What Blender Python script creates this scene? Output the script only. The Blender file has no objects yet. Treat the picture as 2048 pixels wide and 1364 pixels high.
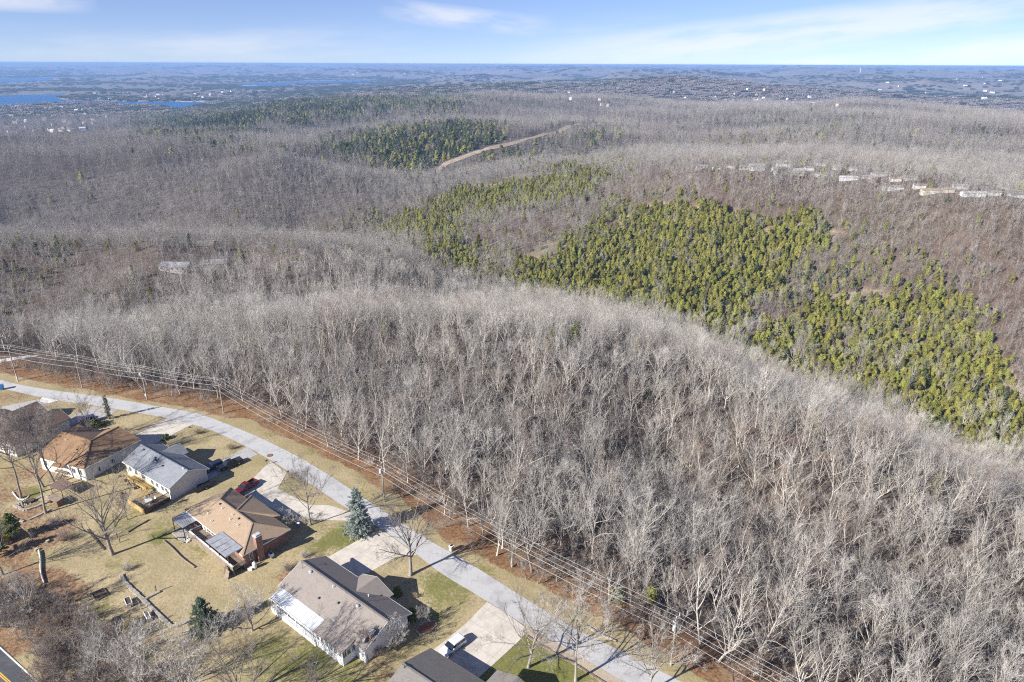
import bpy, math, random
import numpy as np
from mathutils import Vector, Matrix

R = math.radians
C = bpy.context.scene
col = C.collection

# ---------------------------------------------------------------- camera
CAM_H, PITCH, FPX, ROLL = 90.0, R(22.1), 1365.0, R(0.22)
cd = bpy.data.cameras.new('camera')
cam = bpy.data.objects.new('camera', cd); col.objects.link(cam)
cd.sensor_width = 36.0; cd.lens = 36.0 * FPX / 2048.0
cd.clip_start = 1.0; cd.clip_end = 90000.0
cam.location = (0, 0, CAM_H)
cam.rotation_mode = 'QUATERNION'
cam.rotation_quaternion = (Matrix.Rotation(R(90) - PITCH, 3, 'X') @ Matrix.Rotation(ROLL, 3, 'Z')).to_quaternion()
C.camera = cam

# ---------------------------------------------------------------- light
SUN_EL, SUN_SHADOW_DIR = R(29.0), R(34.0)       # shadows run towards +x +y
sd = bpy.data.lights.new('sun', 'SUN'); sun = bpy.data.objects.new('sun', sd); col.objects.link(sun)
sd.energy = 5.0; sd.angle = R(0.5); sd.color = (1.0, 0.965, 0.905)
sdir = Vector((-math.cos(SUN_SHADOW_DIR) * math.cos(SUN_EL), -math.sin(SUN_SHADOW_DIR) * math.cos(SUN_EL), math.sin(SUN_EL)))
sun.rotation_mode = 'QUATERNION'; sun.rotation_quaternion = sdir.to_track_quat('Z', 'Y')
sun.location = (-60, -40, 140)

w = bpy.data.worlds.new('World'); C.world = w; w.use_nodes = True
nt = w.node_tree; nt.nodes.clear()
def wn(t, **k):
    n = nt.nodes.new(t)
    for a, b in k.items(): setattr(n, a, b)
    return n
sky = wn('ShaderNodeTexSky', sky_type='NISHITA', sun_disc=False, sun_elevation=SUN_EL,
         sun_rotation=math.atan2(sdir.x, sdir.y), altitude=400.0, air_density=1.0, dust_density=0.0, ozone_density=4.0)
smap = wn('ShaderNodeTexCoord'); sv = wn('ShaderNodeVectorMath', operation='MULTIPLY_ADD'); nt.links.new(smap.outputs['Generated'], sv.inputs[0]); sv.inputs[1].default_value = (1, 1, 1.3); sv.inputs[2].default_value = (0, 0, 0.055); nt.links.new(sv.outputs[0], sky.inputs['Vector'])
bg = wn('ShaderNodeBackground'); out = wn('ShaderNodeOutputWorld')
SKY_STRENGTH = 0.08
bg.inputs['Strength'].default_value = SKY_STRENGTH
# thin cirrus: bands of stretched noise, laid over the sky by direction
tc = wn('ShaderNodeTexCoord'); sep = wn('ShaderNodeSeparateXYZ'); nt.links.new(tc.outputs['Generated'], sep.inputs[0])
def wmath(op, a, b=None, c=None):
    n = wn('ShaderNodeMath', operation=op)
    for i, v in enumerate((a, b, c)):
        if v is None: continue
        if isinstance(v, (int, float)): n.inputs[i].default_value = v
        else: nt.links.new(v, n.inputs[i])
    return n.outputs[0]
az = wmath('ARCTAN2', sep.outputs[0], sep.outputs[1])
el = wmath('ARCSINE', sep.outputs[2])
def cloud(az0, el0, slope, wid, raz, noise_scale, stretch, lo, hi, seed):
    # e = elevation relative to a sloping line; gaussian-like band mask times stretched noise
    da = wmath('SUBTRACT', az, az0)
    de = wmath('SUBTRACT', wmath('SUBTRACT', el, el0), wmath('MULTIPLY', da, slope))
    m1 = wmath('SUBTRACT', 1.0, wmath('POWER', wmath('ABSOLUTE', wmath('DIVIDE', de, wid)), 2.0))
    m2 = wmath('SUBTRACT', 1.0, wmath('POWER', wmath('ABSOLUTE', wmath('DIVIDE', da, raz)), 2.0))
    mask = wmath('MULTIPLY', wmath('MAXIMUM', m1, 0.0), wmath('MAXIMUM', m2, 0.0))
    cx = wn('ShaderNodeCombineXYZ'); nt.links.new(da, cx.inputs[0]); nt.links.new(wmath('MULTIPLY', de, stretch), cx.inputs[1]); cx.inputs[2].default_value = seed
    no = wn('ShaderNodeTexNoise'); nt.links.new(cx.outputs[0], no.inputs['Vector'])
    no.inputs['Scale'].default_value = noise_scale; no.inputs['Detail'].default_value = 6; no.inputs['Roughness'].default_value = 0.55
    mr = wn('ShaderNodeMapRange', interpolation_type='SMOOTHSTEP')
    nt.links.new(no.outputs['Fac'], mr.inputs['Value']); mr.inputs['From Min'].default_value = lo; mr.inputs['From Max'].default_value = hi
    return wmath('MULTIPLY', mask, mr.outputs[0])
cl = [cloud(0.40, 0.042, 0.10, 0.028, 0.42, 7.0, 6.0, 0.28, 0.62, 1.3),
      cloud(0.55, 0.016, 0.09, 0.016, 0.30, 6.0, 6.0, 0.30, 0.65, 7.7),
      cloud(-0.06, 0.055, -0.10, 0.016, 0.12, 9.0, 4.0, 0.33, 0.68, 4.1),
      cloud(-0.60, 0.066, 0.0, 0.016, 0.10, 11.0, 3.0, 0.30, 0.60, 2.9),
      cloud(-0.15, 0.028, 0.03, 0.030, 0.75, 3.0, 7.0, 0.40, 0.85, 9.4)]
tot = cl[0]
for x in cl[1:]: tot = wmath('ADD', tot, x)
tot = wmath('ADD', tot, 0.05)
tot = wmath('MINIMUM', wmath('MULTIPLY', tot, 0.55), 0.5)
mixc = wn('ShaderNodeMixRGB'); nt.links.new(tot, mixc.inputs['Fac'])
tint = wn('ShaderNodeMixRGB', blend_type='MULTIPLY'); tint.inputs['Fac'].default_value = 1.0
nt.links.new(sky.outputs[0], tint.inputs[1]); tint.inputs[2].default_value = (0.94, 0.87, 1.04, 1)
nt.links.new(tint.outputs[0], mixc.inputs[1])
CLOUD = 7.3
mixc.inputs[2].default_value = (CLOUD, CLOUD * 0.965, CLOUD * 0.945, 1)
nt.links.new(mixc.outputs[0], bg.inputs['Color']); nt.links.new(bg.outputs[0], out.inputs[0])

vs = C.view_settings
vs.view_transform = 'Standard'; vs.look = 'None'; vs.exposure = 0.90; vs.gamma = 1.0; vs.use_curve_mapping = False
C.cycles.max_bounces = 4; C.cycles.diffuse_bounces = 2; C.cycles.glossy_bounces = 2; C.cycles.transparent_max_bounces = 8
C.cycles.volume_bounces = 0; C.cycles.use_denoising = False; C.cycles.filter_width = 1.15; C.cycles.denoiser = 'OPENIMAGEDENOISE'; C.cycles.denoising_prefilter = 'ACCURATE'
try:
    C.cycles.use_adaptive_sampling = True; C.cycles.adaptive_threshold = 0.015
except Exception: pass

# ---------------------------------------------------------------- pixels of the photograph <-> directions
CP, SP = math.cos(PITCH), math.sin(PITCH)
def ray(px, py):
    u = (px - 1024) / FPX; v = (682 - py) / FPX
    u, v = u - ROLL * v, v + ROLL * u
    return np.array([u, CP + v * SP, -SP + v * CP])
def G(px, py, z=0.0):
    d = ray(px, py); t = (z - CAM_H) / d[2]
    return np.array([d[0] * t, d[1] * t])
def project(x, y, z):
    zz = z - CAM_H
    f = y * CP - zz * SP; up = y * SP + zz * CP
    f = np.where(np.abs(f) < 1e-6, 1e-6, f)
    u = x / f; v = up / f; u, v = u + ROLL * v, v - ROLL * u
    return 1024 + FPX * u, 682 - FPX * v, f

# ---------------------------------------------------------------- road line and terrain
NE_EDGE = [(0,759),(38,770),(114,782),(191,791.5),(240,799),(293,809),(361,820),(400,827),(485,860),(534,882),(593,911),(642,940),(690,970),(715,989),(752,1011),(805,1046),(866,1087),(907,1107),(959,1138),(1007,1170),(1068,1207),(1117,1241),(1178,1271),(1239,1301),(1298,1330),(1360,1362)]
SW_EDGE = [(0,776),(27,782),(82,795),(114,801),(191,811),(240,819),(336,836),(383,848),(405,855),(424.5,860),(485.5,889),(534,916),(569,938),(605,958),(666,998),(700,1022),(764,1058),(833,1107),(877,1146),(945,1184),(1000,1218),(1056,1256),(1117,1295),(1191,1333),(1232,1358),(1290,1392)]
def resample(P, step=2.0):
    P = np.array(P, float); d = np.r_[0, np.cumsum(np.hypot(*np.diff(P, axis=0).T))]
    n = max(2, int(d[-1] / step)); t = np.linspace(0, d[-1], n)
    return np.c_[np.interp(t, d, P[:, 0]), np.interp(t, d, P[:, 1])]
def smooth(P, it=6):
    P = P.copy()
    for _ in range(it): P[1:-1] = 0.25 * P[:-2] + 0.5 * P[1:-1] + 0.25 * P[2:]
    return P
ne = smooth(resample([G(*p) for p in NE_EDGE])); sw = smooth(resample([G(*p) for p in SW_EDGE]))
# centre line from matching arc fractions
n = 140
ta = np.linspace(0, 1, n)
def byfrac(P):
    d = np.r_[0, np.cumsum(np.hypot(*np.diff(P, axis=0).T))]; d /= d[-1]
    return np.c_[np.interp(ta, d, P[:, 0]), np.interp(ta, d, P[:, 1])]
cen = smooth(0.5 * (byfrac(ne) + byfrac(sw)), 20)
e0 = cen[0] - cen[4]; e0 /= np.hypot(*e0); e1 = cen[-1] - cen[-5]; e1 /= np.hypot(*e1)
cen = np.vstack([[cen[0] + e0 * k for k in (240, 120, 60, 30, 15, 7)], cen, [cen[-1] + e1 * k for k in (7, 15, 30, 60, 120, 240)]])
def seg_dist(x, y, P):
    """signed distance to the polyline P: positive on its right-hand side when walking along it"""
    x = np.asarray(x, float); y = np.asarray(y, float)
    best = np.full(x.shape, 1e18); sg = np.ones(x.shape)
    for a, b in zip(P[:-1], P[1:]):
        d = b - a; L2 = d @ d
        t = np.clip(((x - a[0]) * d[0] + (y - a[1]) * d[1]) / L2, 0, 1)
        dx = x - (a[0] + t * d[0]); dy = y - (a[1] + t * d[1]); q = dx * dx + dy * dy
        m = q < best
        best = np.where(m, q, best); sg = np.where(m, np.where(d[0] * dy - d[1] * dx < 0, 1.0, -1.0), sg)
    return np.sqrt(best) * sg
cenL = cen[::4] if (len(cen) - 1) % 4 == 0 else np.vstack([cen[::4], cen[-1:]])

def hash2(ix, iy, s):
    h = np.sin(ix * 127.1 + iy * 311.7 + s * 74.7) * 43758.5453
    return h - np.floor(h)
def vnoise(x, y, s=0):
    ix = np.floor(x); iy = np.floor(y); fx = x - ix; fy = y - iy
    fx = fx * fx * (3 - 2 * fx); fy = fy * fy * (3 - 2 * fy)
    a = hash2(ix, iy, s); b = hash2(ix + 1, iy, s); c = hash2(ix, iy + 1, s); d = hash2(ix + 1, iy + 1, s)
    return (a * (1 - fx) + b * fx) * (1 - fy) + (c * (1 - fx) + d * fx) * fy - 0.5
def fbm(x, y, s=0, o=4):
    v = 0; a = 1.0
    for k in range(o):
        v = v + a * vnoise(x * 2 ** k + 13.7 * k, y * 2 ** k - 7.1 * k, s + k); a *= 0.5
    return v
def sstep(a, b, x):
    t = np.clip((x - a) / (b - a), 0, 1); return t * t * (3 - 2 * t)

# (pixel x, pixel y, distance ahead in metres, height of the canopy seen there)
CTRL = [
 # near wood along the road and its spur
 (700,800,174,12),(1000,800,172,13),(850,700,200,13),(400,760,190,12),(1300,900,165,14),(1500,1000,140,14),(1800,1150,108,14),(2040,1250,95,14),
 (500,612,228,13),(700,604,228,13),(900,600,228,13),(1100,603,234,14),(1250,615,238,16),(1400,665,222,17),(1550,725,196,18),(1650,770,180,18),(1800,835,160,18),(1900,880,150,18),(2040,940,138,18),(2300,1040,122,18),
 (1300,760,195,13),(1600,880,158,13),(250,650,232,13),(0,665,250,12),(-300,650,260,12),
 # ravine behind the spur
 (1150,585,430,9),(1350,630,395,9),(1500,690,365,9),(1650,745,345,9),(1850,800,322,9),(2040,860,295,9),(2400,980,260,9),(900,530,500,9),
 # slope up to the mobile-home ridge
 (1700,600,430,9),(1900,650,390,9),(2040,600,400,10),(1500,520,490,8),(1250,520,530,8),(1300,430,600,9),(1600,450,520,10),(1900,480,470,10),
 (2040,400,500,4),(1900,385,520,4),(1700,370,565,4),(1550,345,610,4),(1420,330,650,4),(1300,325,700,12),(1200,330,760,12),(1080,350,780,12),(950,390,760,9),
 (880,432,690,9),(1000,450,620,8),(850,345,900,9),
 # plateau behind the mobile homes
 (1500,290,900,13),(1800,300,800,13),(2040,310,720,13),(2300,330,700,13),(1700,240,1350,13),(2040,245,1250,13),(1400,240,1500,13),(1250,280,1120,13),
 (1700,205,1950,13),(2040,220,1700,13),(1400,195,2300,13),(1200,185,2500,13),
 # second spur, left
 (-300,440,425,13),(0,450,420,13),(300,447,425,13),(600,456,440,13),(750,482,450,13),(880,515,452,13),(980,560,440,12),
 (0,590,335,12),(300,592,345,12),(600,592,352,12),(850,596,362,12),(300,510,385,11),(600,515,395,11),
 # third hill, left
 (-300,275,980,13),(0,282,960,13),(300,282,940,13),(550,292,920,13),(700,332,880,13),(830,385,800,12),
 (0,442,720,12),(300,440,720,12),(600,445,720,12),(750,435,730,12),(300,360,820,13),(600,370,810,13),(150,395,770,12),
 # fourth hill with the cut
 (620,292,1130,10),(800,252,1290,11),(1000,233,1400,12),(1190,248,1360,8),(980,295,1120,3),(870,338,1060,3),(720,318,1080,10),(1150,300,1060,12),
 # green ridge
 (-300,274,1750,12),(60,274,1750,10),(250,266,1850,10),(380,240,2150,10),(330,250,2000,10),(150,255,2150,10),(450,225,1950,11),(600,196,2250,11),(850,180,2450,12),(1000,172,2600,12),(1300,180,2700,12),(650,240,1750,12),(850,215,1900,12),
 (420,262,1650,11),(540,270,1500,11),(1000,224,1950,12),(800,241,1850,12),(1200,238,1850,12),(650,262,1650,12),(1500,185,2800,12),(1800,200,2500,12),(2040,212,2200,12),
 # lake basin
 (50,230,2600,8),(150,215,2950,8),(-300,230,2700,8),(60,198,4250,0),(360,209,3750,0),(250,196,4300,9),(-400,198,4200,0),(500,195,3900,8),(700,180,4600,10),
 (60,178,5600,10),(300,172,6200,10),(550,160,7600,10),(620,166,8400,0),(740,160,9200,0),(80,158,10200,0),(850,163,6500,10),(1000,160,7000,10),(-400,175,6000,10),
 # far hills
 (0,142,14000,10),(300,143,13500,10),(700,148,11500,10),(950,153,9000,10),(1200,163,6500,10),(1500,168,5600,10),(1800,174,4800,10),(2040,182,4200,10),(2400,184,4200,10),
 (1300,145,11000,10),(1700,150,9000,10),(2040,152,8500,10),(-400,140,14000,10),
]
pts = []
for px, py, Y, ch in CTRL:
    d = ray(px, py); t = Y / d[1]
    pts.append((d[0] * t, Y, CAM_H + d[2] * t - ch))
for th in np.linspace(-50, 50, 11):
    for rr, zz in ((22000, -12), (32000, 25)):
        pts.append((rr * math.sin(R(th)), rr * math.cos(R(th)), zz))
for th in np.linspace(-170, 170, 18):
    if abs(th) > 55:
        for rr, zz in ((150, -4), (1000, -25), (8000, -40), (32000, 25)):
            pts.append((rr * math.sin(R(th)), rr * math.cos(R(th)), zz))
for x, y in cen[::12]:
    pts.append((x, y, -1.0))
pts = np.array(pts)
def emb(x, y):
    r = np.hypot(x, y) + 1e-6
    L = np.log(r); th = np.arctan2(x, y)
    return np.stack([np.sin(th) * 2.6, np.cos(th) * 1.0, L * 1.15], -1)
def kern(d2): return np.sqrt(d2 + 1e-4)
E_ = emb(pts[:, 0], pts[:, 1])
Kd = kern(((E_[:, None] - E_[None]) ** 2).sum(-1)) - 0.012 * np.eye(len(pts))
Pm = np.c_[np.ones(len(pts)), E_]
A_ = np.block([[Kd, Pm], [Pm.T, np.zeros((4, 4))]])
SOL = np.linalg.solve(A_ + 1e-9 * np.eye(len(A_)), np.r_[pts[:, 2], np.zeros(4)])
LAKE_Z = -95.0
LAKES = [[(-400,196),(-60,192),(61,189.5),(133,188),(116,197),(137,201),(230,203),(314,203.5),(446,203.5),(362,216),(328,210),(300,207.5),(200,207),(150,207),(79,205),(0,208),(-60,211),(-400,214)],
         [(472,169),(492,167),(601,163),(697,161),(750,159),(760,162),(690,164.5),(595,166.5),(513,172),(489,172)],
         [(-60,157),(0,157),(58,156),(109,155),(106,160),(61,161.5),(0,163),(-60,163)]]
NEAR_SHORE = {(328,210),(362,216),(300,207.5),(-60,211),(-400,214),(0,208),(79,205),(595,166.5),(513,172),(489,172),(472,169),(61,161.5),(0,163),(-60,163),(690,164.5)}
LAKES_W = [np.array([G(px, py, LAKE_Z + (13 if (px, py) in NEAR_SHORE else 0)) for px, py in P]) for P in LAKES]    # near shores are seen over their tree tops
def inpoly(x, y, P):
    x = np.asarray(x, float); y = np.asarray(y, float); c = np.zeros(x.shape, bool)
    P = np.asarray(P, float); j = len(P) - 1
    for i in range(len(P)):
        xi, yi = P[i]; xj, yj = P[j]
        if yi != yj:
            c ^= ((yi > y) != (yj > y)) & (x < (xj - xi) * (y - yi) / (yj - yi) + xi)
        j = i
    return c
def terrain(x, y):
    x = np.atleast_1d(np.asarray(x, float)); y = np.atleast_1d(np.asarray(y, float))
    shp = x.shape; x = x.ravel(); y = y.ravel(); z = np.empty(len(x))
    for i in range(0, len(x), 40000):
        sl = slice(i, i + 40000); e = emb(x[sl], y[sl])
        d2 = ((e[:, None, :] - E_[None]) ** 2).sum(-1)
        z[sl] = kern(d2) @ SOL[:len(pts)] + SOL[len(pts)] + e @ SOL[len(pts) + 1:]
    r = np.hypot(x, y)
    z += 5.0 * fbm(x / 160, y / 160, 3, 3) * sstep(200, 500, r)
    far = r > 2300
    ld = np.full(len(x), 1e5)
    if far.any():
        inl = np.zeros(len(x), bool)
        for P in LAKES_W:
            inl |= far & inpoly(x, y, P)
            ld[far] = np.minimum(ld[far], np.abs(seg_dist(x[far], y[far], np.vstack([P, P[:1]]))))
        calm = np.where(inl, 0.0, sstep(100, 1500, ld))
    else: calm = np.ones(len(x))
    z += 9.0 * fbm(x / 150, y / 150, 16, 2) * sstep(330, 600, r)
    z += 20.0 * fbm(x / 330, y / 330, 6, 3) * sstep(700, 1500, r) * calm
    z += 78.0 * fbm(x / 950, y / 950, 5, 3) * sstep(1500, 3200, r) * calm
    z += 230.0 * (0.20 - np.abs(fbm(x / 2100, y / 2100, 8, 4))) * sstep(4000, 8000, r) * calm
    if far.any():
        z = np.where(far & (ld < 700), np.minimum(z, LAKE_Z + 6 + np.maximum(ld, 0) * .03), z)
        z = np.where(far & ~inl, np.maximum(z, LAKE_Z + 2.0 + 6 * np.clip(fbm(x / 300, y / 300, 2, 2) + .5, 0, 1)), z)
        z = np.where(inl, LAKE_Z - 6.0, z)
    z = np.where(r > 2300, np.minimum(z, 88 - 22 * np.exp(-np.maximum(r - 8000, 0) / 9000.)), np.minimum(z, 70))
    # the street and its yards
    near = (r < 420)
    if near.any():
        xi = x[near]; yi = y[near]
        s = seg_dist(xi, yi, cenL)
        zn = -0.042 * np.clip(s - 5, 0, 90) - 0.03 * np.clip(-s - 5, 0, 30) + 0.25 * vnoise(xi / 14, yi / 14, 4) * sstep(5, 14, np.abs(s))
        k = 1 - sstep(6, 70, -s)
        z[near] = zn * k + z[near] * (1 - k)
    return z.reshape(shp)
def zt(x, y): return float(terrain([x], [y])[0])
def at(px, py, dz=0.0):
    """where the line of sight through a pixel of the photograph meets the terrain"""
    d = ray(px, py); t = np.geomspace(60, 20000, 1500)
    x = d[0] * t; y = d[1] * t; z = CAM_H + d[2] * t
    g = terrain(x, y) + dz
    k = int(np.argmax(z < g))
    lo, hi = t[max(k - 1, 0)], t[k]
    for _ in range(18):
        m = 0.5 * (lo + hi)
        if CAM_H + d[2] * m < zt(d[0] * m, d[1] * m) + dz: hi = m
        else: lo = m
    return Vector((d[0] * hi, d[1] * hi, zt(d[0] * hi, d[1] * hi)))

# ---------------------------------------------------------------- materials
def nmat(name):
    m = bpy.data.materials.new(name); m.use_nodes = True
    nt = m.node_tree; b = nt.nodes['Principled BSDF']
    return m, nt, b
def N(nt, t, **k):
    n = nt.nodes.new(t)
    for a, b in k.items(): setattr(n, a, b)
    return n
def c4(c): return (c[0], c[1], c[2], 1)
def noise(nt, vec, scale, detail=4, rough=0.55):
    n = N(nt, 'ShaderNodeTexNoise'); n.inputs['Scale'].default_value = scale; n.inputs['Detail'].default_value = detail; n.inputs['Roughness'].default_value = rough
    if vec is not None: nt.links.new(vec, n.inputs['Vector'])
    return n.outputs['Fac']
def ramp(nt, fac, lo, hi):
    n = N(nt, 'ShaderNodeMapRange', interpolation_type='SMOOTHSTEP'); nt.links.new(fac, n.inputs['Value'])
    n.inputs['From Min'].default_value = lo; n.inputs['From Max'].default_value = hi
    return n.outputs[0]
def mix(nt, fac, a, b):
    n = N(nt, 'ShaderNodeMixRGB')
    for i, v in ((0, fac), (1, a), (2, b)):
        if isinstance(v, (int, float)): n.inputs[i].default_value = v
        elif isinstance(v, tuple): n.inputs[i].default_value = c4(v)
        else: nt.links.new(v, n.inputs[i])
    return n.outputs[0]
def mth(nt, op, a, b=None):
    n = N(nt, 'ShaderNodeMath', operation=op)
    for i, v in enumerate((a, b)):
        if v is None: continue
        if isinstance(v, (int, float)): n.inputs[i].default_value = v
        else: nt.links.new(v, n.inputs[i])
    return n.outputs[0]
def M(name, c1, c2=None, scale=3.0, rough=0.8, metal=0.0, bump=0.0, bscale=None, c3=None, s3=0.4, spec=None, rnd=0.0, coord='Object'):
    """mottled material: c1/c2 mixed by noise, large soft stains of c3, optional per-object brightness change"""
    m, nt, b = nmat(name)
    tc = N(nt, 'ShaderNodeTexCoord').outputs[coord]
    if c2 is None: c2 = tuple(x * 0.8 for x in c1)
    colr = mix(nt, ramp(nt, noise(nt, tc, scale), 0.35, 0.65), c1, c2)
    if c3: colr = mix(nt, ramp(nt, noise(nt, tc, s3, 5, 0.6), 0.48, 0.68), colr, c3)
    if rnd:
        oi = N(nt, 'ShaderNodeObjectInfo').outputs['Random']
        hs = N(nt, 'ShaderNodeHueSaturation'); nt.links.new(colr, hs.inputs['Color'])
        mr = N(nt, 'ShaderNodeMapRange'); nt.links.new(oi, mr.inputs['Value']); mr.inputs['To Min'].default_value = 1 - rnd; mr.inputs['To Max'].default_value = 1 + rnd
        nt.links.new(mr.outputs[0], hs.inputs['Value']); colr = hs.outputs[0]
    nt.links.new(colr, b.inputs['Base Color'])
    b.inputs['Roughness'].default_value = rough; b.inputs['Metallic'].default_value = metal
    if spec is not None: b.inputs['Specular IOR Level'].default_value = spec
    if bump:
        bp = N(nt, 'ShaderNodeBump'); bp.inputs['Strength'].default_value = bump; bp.inputs['Distance'].default_value = 0.05
        nt.links.new(noise(nt, tc, bscale or scale * 3), bp.inputs['Height']); nt.links.new(bp.outputs[0], b.inputs['Normal'])
    return m
def shingle_mat(name, c1, c2, c3):
    m, nt, b = nmat(name)
    tc = N(nt, 'ShaderNodeTexCoord').outputs['Object']
    bt = N(nt, 'ShaderNodeTexBrick'); bt.offset = 0.5
    bt.inputs['Scale'].default_value = 1.0; bt.inputs['Brick Width'].default_value = 0.33; bt.inputs['Row Height'].default_value = 0.16; bt.inputs['Mortar Size'].default_value = 0.012
    bt.inputs['Color1'].default_value = c4(c1); bt.inputs['Color2'].default_value = c4(c2); bt.inputs['Mortar'].default_value = c4(tuple(x * .6 for x in c2))
    nt.links.new(tc, bt.inputs['Vector'])
    cc = mix(nt, ramp(nt, noise(nt, tc, 0.7, 6, .65), .42, .7), bt.outputs['Color'], c3)
    cc = mix(nt, mth(nt, 'MULTIPLY', ramp(nt, noise(nt, tc, 5.0, 3, .7), .45, .75), 0.5), cc, c1)
    nt.links.new(cc, b.inputs['Base Color']); b.inputs['Roughness'].default_value = 0.95; b.inputs['Specular IOR Level'].default_value = 0.2
    return m
def brick_mat(name, c1, c2, mortar):
    m, nt, b = nmat(name)
    tc = N(nt, 'ShaderNodeTexCoord').outputs['Object']
    sx = N(nt, 'ShaderNodeSeparateXYZ'); nt.links.new(tc, sx.inputs[0])
    cb = N(nt, 'ShaderNodeCombineXYZ'); nt.links.new(mth(nt, 'ADD', sx.outputs[0], sx.outputs[1]), cb.inputs[0]); nt.links.new(sx.outputs[2], cb.inputs[1])
    bt = N(nt, 'ShaderNodeTexBrick'); bt.inputs['Scale'].default_value = 1.0; bt.inputs['Brick Width'].default_value = 0.24; bt.inputs['Row Height'].default_value = 0.08; bt.inputs['Mortar Size'].default_value = 0.01
    bt.inputs['Color1'].default_value = c4(c1); bt.inputs['Color2'].default_value = c4(c2); bt.inputs['Mortar'].default_value = c4(mortar)
    nt.links.new(cb.outputs[0], bt.inputs['Vector'])
    nt.links.new(mix(nt, mth(nt, 'MULTIPLY', ramp(nt, noise(nt, tc, 1.5, 5), .4, .7), .5), bt.outputs['Color'], tuple(x * .6 for x in c2)), b.inputs['Base Color'])
    b.inputs['Roughness'].default_value = 0.9
    return m
def siding_mat(name, c1, c2, axis_rows=0.15):
    m, nt, b = nmat(name)
    tc = N(nt, 'ShaderNodeTexCoord').outputs['Object']
    sx = N(nt, 'ShaderNodeSeparateXYZ'); nt.links.new(tc, sx.inputs[0])
    fr = mth(nt, 'FRACT', mth(nt, 'DIVIDE', sx.outputs[2], axis_rows))
    cc = mix(nt, ramp(nt, fr, 0.82, 1.0), c1, c2)
    cc = mix(nt, mth(nt, 'MULTIPLY', ramp(nt, noise(nt, tc, .8, 4), .4, .75), .35), cc, c2)
    nt.links.new(cc, b.inputs['Base Color']); b.inputs['Roughness'].default_value = 0.7
    bp = N(nt, 'ShaderNodeBump'); bp.inputs['Strength'].default_value = .12; bp.inputs['Distance'].default_value = .02; nt.links.new(fr, bp.inputs['Height']); nt.links.new(bp.outputs[0], b.inputs['Normal'])
    return m

MT = {}
MT['tan_gravel'] = M('tan_gravel', (.47,.385,.285), (.37,.30,.22), 6.0, .95, c3=(.33,.25,.17), s3=.7, bump=.4)
MT['twig_far'] = M('far_wood_twigs', (.33,.30,.268), (.26,.234,.208), .8, .95, rnd=.15)
MT['twig_far_brown'] = M('far_brown_twigs', (.27,.215,.178), (.21,.168,.14), .8, .95, rnd=.15)
MT['bark_yard'] = M('brown_grey_bark', (.31,.27,.228), (.22,.19,.16), 2.2, .95, bump=.5, bscale=9)
MT['twig_yard'] = M('brown_grey_twigs', (.25,.212,.18), (.195,.165,.14), .8, .95)
MT['road'] = M('road_chipseal', (.50,.49,.475), (.42,.41,.40), 9.0, .95, c3=(.36,.352,.342), s3=.22, bump=.3)
MT['concrete'] = M('driveway_concrete', (.58,.525,.45), (.52,.47,.40), 1.2, .92, c3=(.46,.41,.345), s3=.35)
MT['white_concrete'] = M('pale_concrete', (.70,.66,.60), (.62,.58,.52), 1.2, .92)
def add_lines(m, cell, width, col_, jag=0.0, joints=None, rot=0.0, amount=.6):
    nt = m.node_tree; b = nt.nodes['Principled BSDF']; src = b.inputs['Base Color'].links[0].from_socket
    tc = N(nt, 'ShaderNodeNewGeometry').outputs['Position']
    if joints:
        mp = N(nt, 'ShaderNodeMapping'); nt.links.new(tc, mp.inputs['Vector']); mp.inputs['Rotation'].default_value = (0, 0, rot)
        bt = N(nt, 'ShaderNodeTexBrick'); bt.offset = 0.0; nt.links.new(mp.outputs[0], bt.inputs['Vector'])
        bt.inputs['Scale'].default_value = 1; bt.inputs['Brick Width'].default_value = joints; bt.inputs['Row Height'].default_value = joints; bt.inputs['Mortar Size'].default_value = .05; bt.inputs['Mortar Smooth'].default_value = .4
        src = mix(nt, mth(nt, 'MULTIPLY', bt.outputs['Fac'], .55), src, col_)
    v = N(nt, 'ShaderNodeTexVoronoi'); v.feature = 'DISTANCE_TO_EDGE'; v.inputs['Scale'].default_value = 1 / cell
    wv = N(nt, 'ShaderNodeVectorMath', operation='ADD'); nn = N(nt, 'ShaderNodeTexNoise'); nn.inputs['Scale'].default_value = .5; nt.links.new(tc, nn.inputs['Vector'])
    sc = N(nt, 'ShaderNodeVectorMath', operation='SCALE'); nt.links.new(nn.outputs['Color'], sc.inputs[0]); sc.inputs['Scale'].default_value = jag
    nt.links.new(tc, wv.inputs[0]); nt.links.new(sc.outputs[0], wv.inputs[1]); nt.links.new(wv.outputs[0], v.inputs['Vector'])
    line = mth(nt, 'SUBTRACT', 1.0, ramp(nt, v.outputs['Distance'], 0.0, width)); gate = ramp(nt, noise(nt, tc, .12, 3), .42, .6)
    src = mix(nt, mth(nt, 'MULTIPLY', mth(nt, 'MULTIPLY', line, gate), amount), src, col_)
    st = ramp(nt, noise(nt, tc, .33, 6, .7), .55, .75); src = mix(nt, mth(nt, 'MULTIPLY', st, .35), src, col_)
    nt.links.new(src, b.inputs['Base Color']); return m
add_lines(MT['road'], 7.0, .025, (.27,.265,.26), 4.0)
add_lines(MT['concrete'], 9.0, .012, (.27,.235,.19), 3.0, 3.6, .66)
MT['gravel'] = M('gravel_drive', (.46,.44,.42), (.34,.325,.31), 5.0, .95, c3=(.38,.33,.27), s3=.5, bump=.4)
MT['asphalt'] = M('dark_asphalt', (.075,.078,.085), (.055,.057,.062), 4.0, .9, c3=(.095,.095,.1), s3=.3)
MT['paint_white'] = M('road_paint_white', (.75,.74,.70), (.6,.59,.56), 6.0, .8)
MT['paint_yellow'] = M('road_paint_yellow', (.70,.42,.05), (.6,.36,.06), 6.0, .8)
MT['white'] = siding_mat('white_siding', (.78,.78,.77), (.62,.63,.65))
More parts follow.
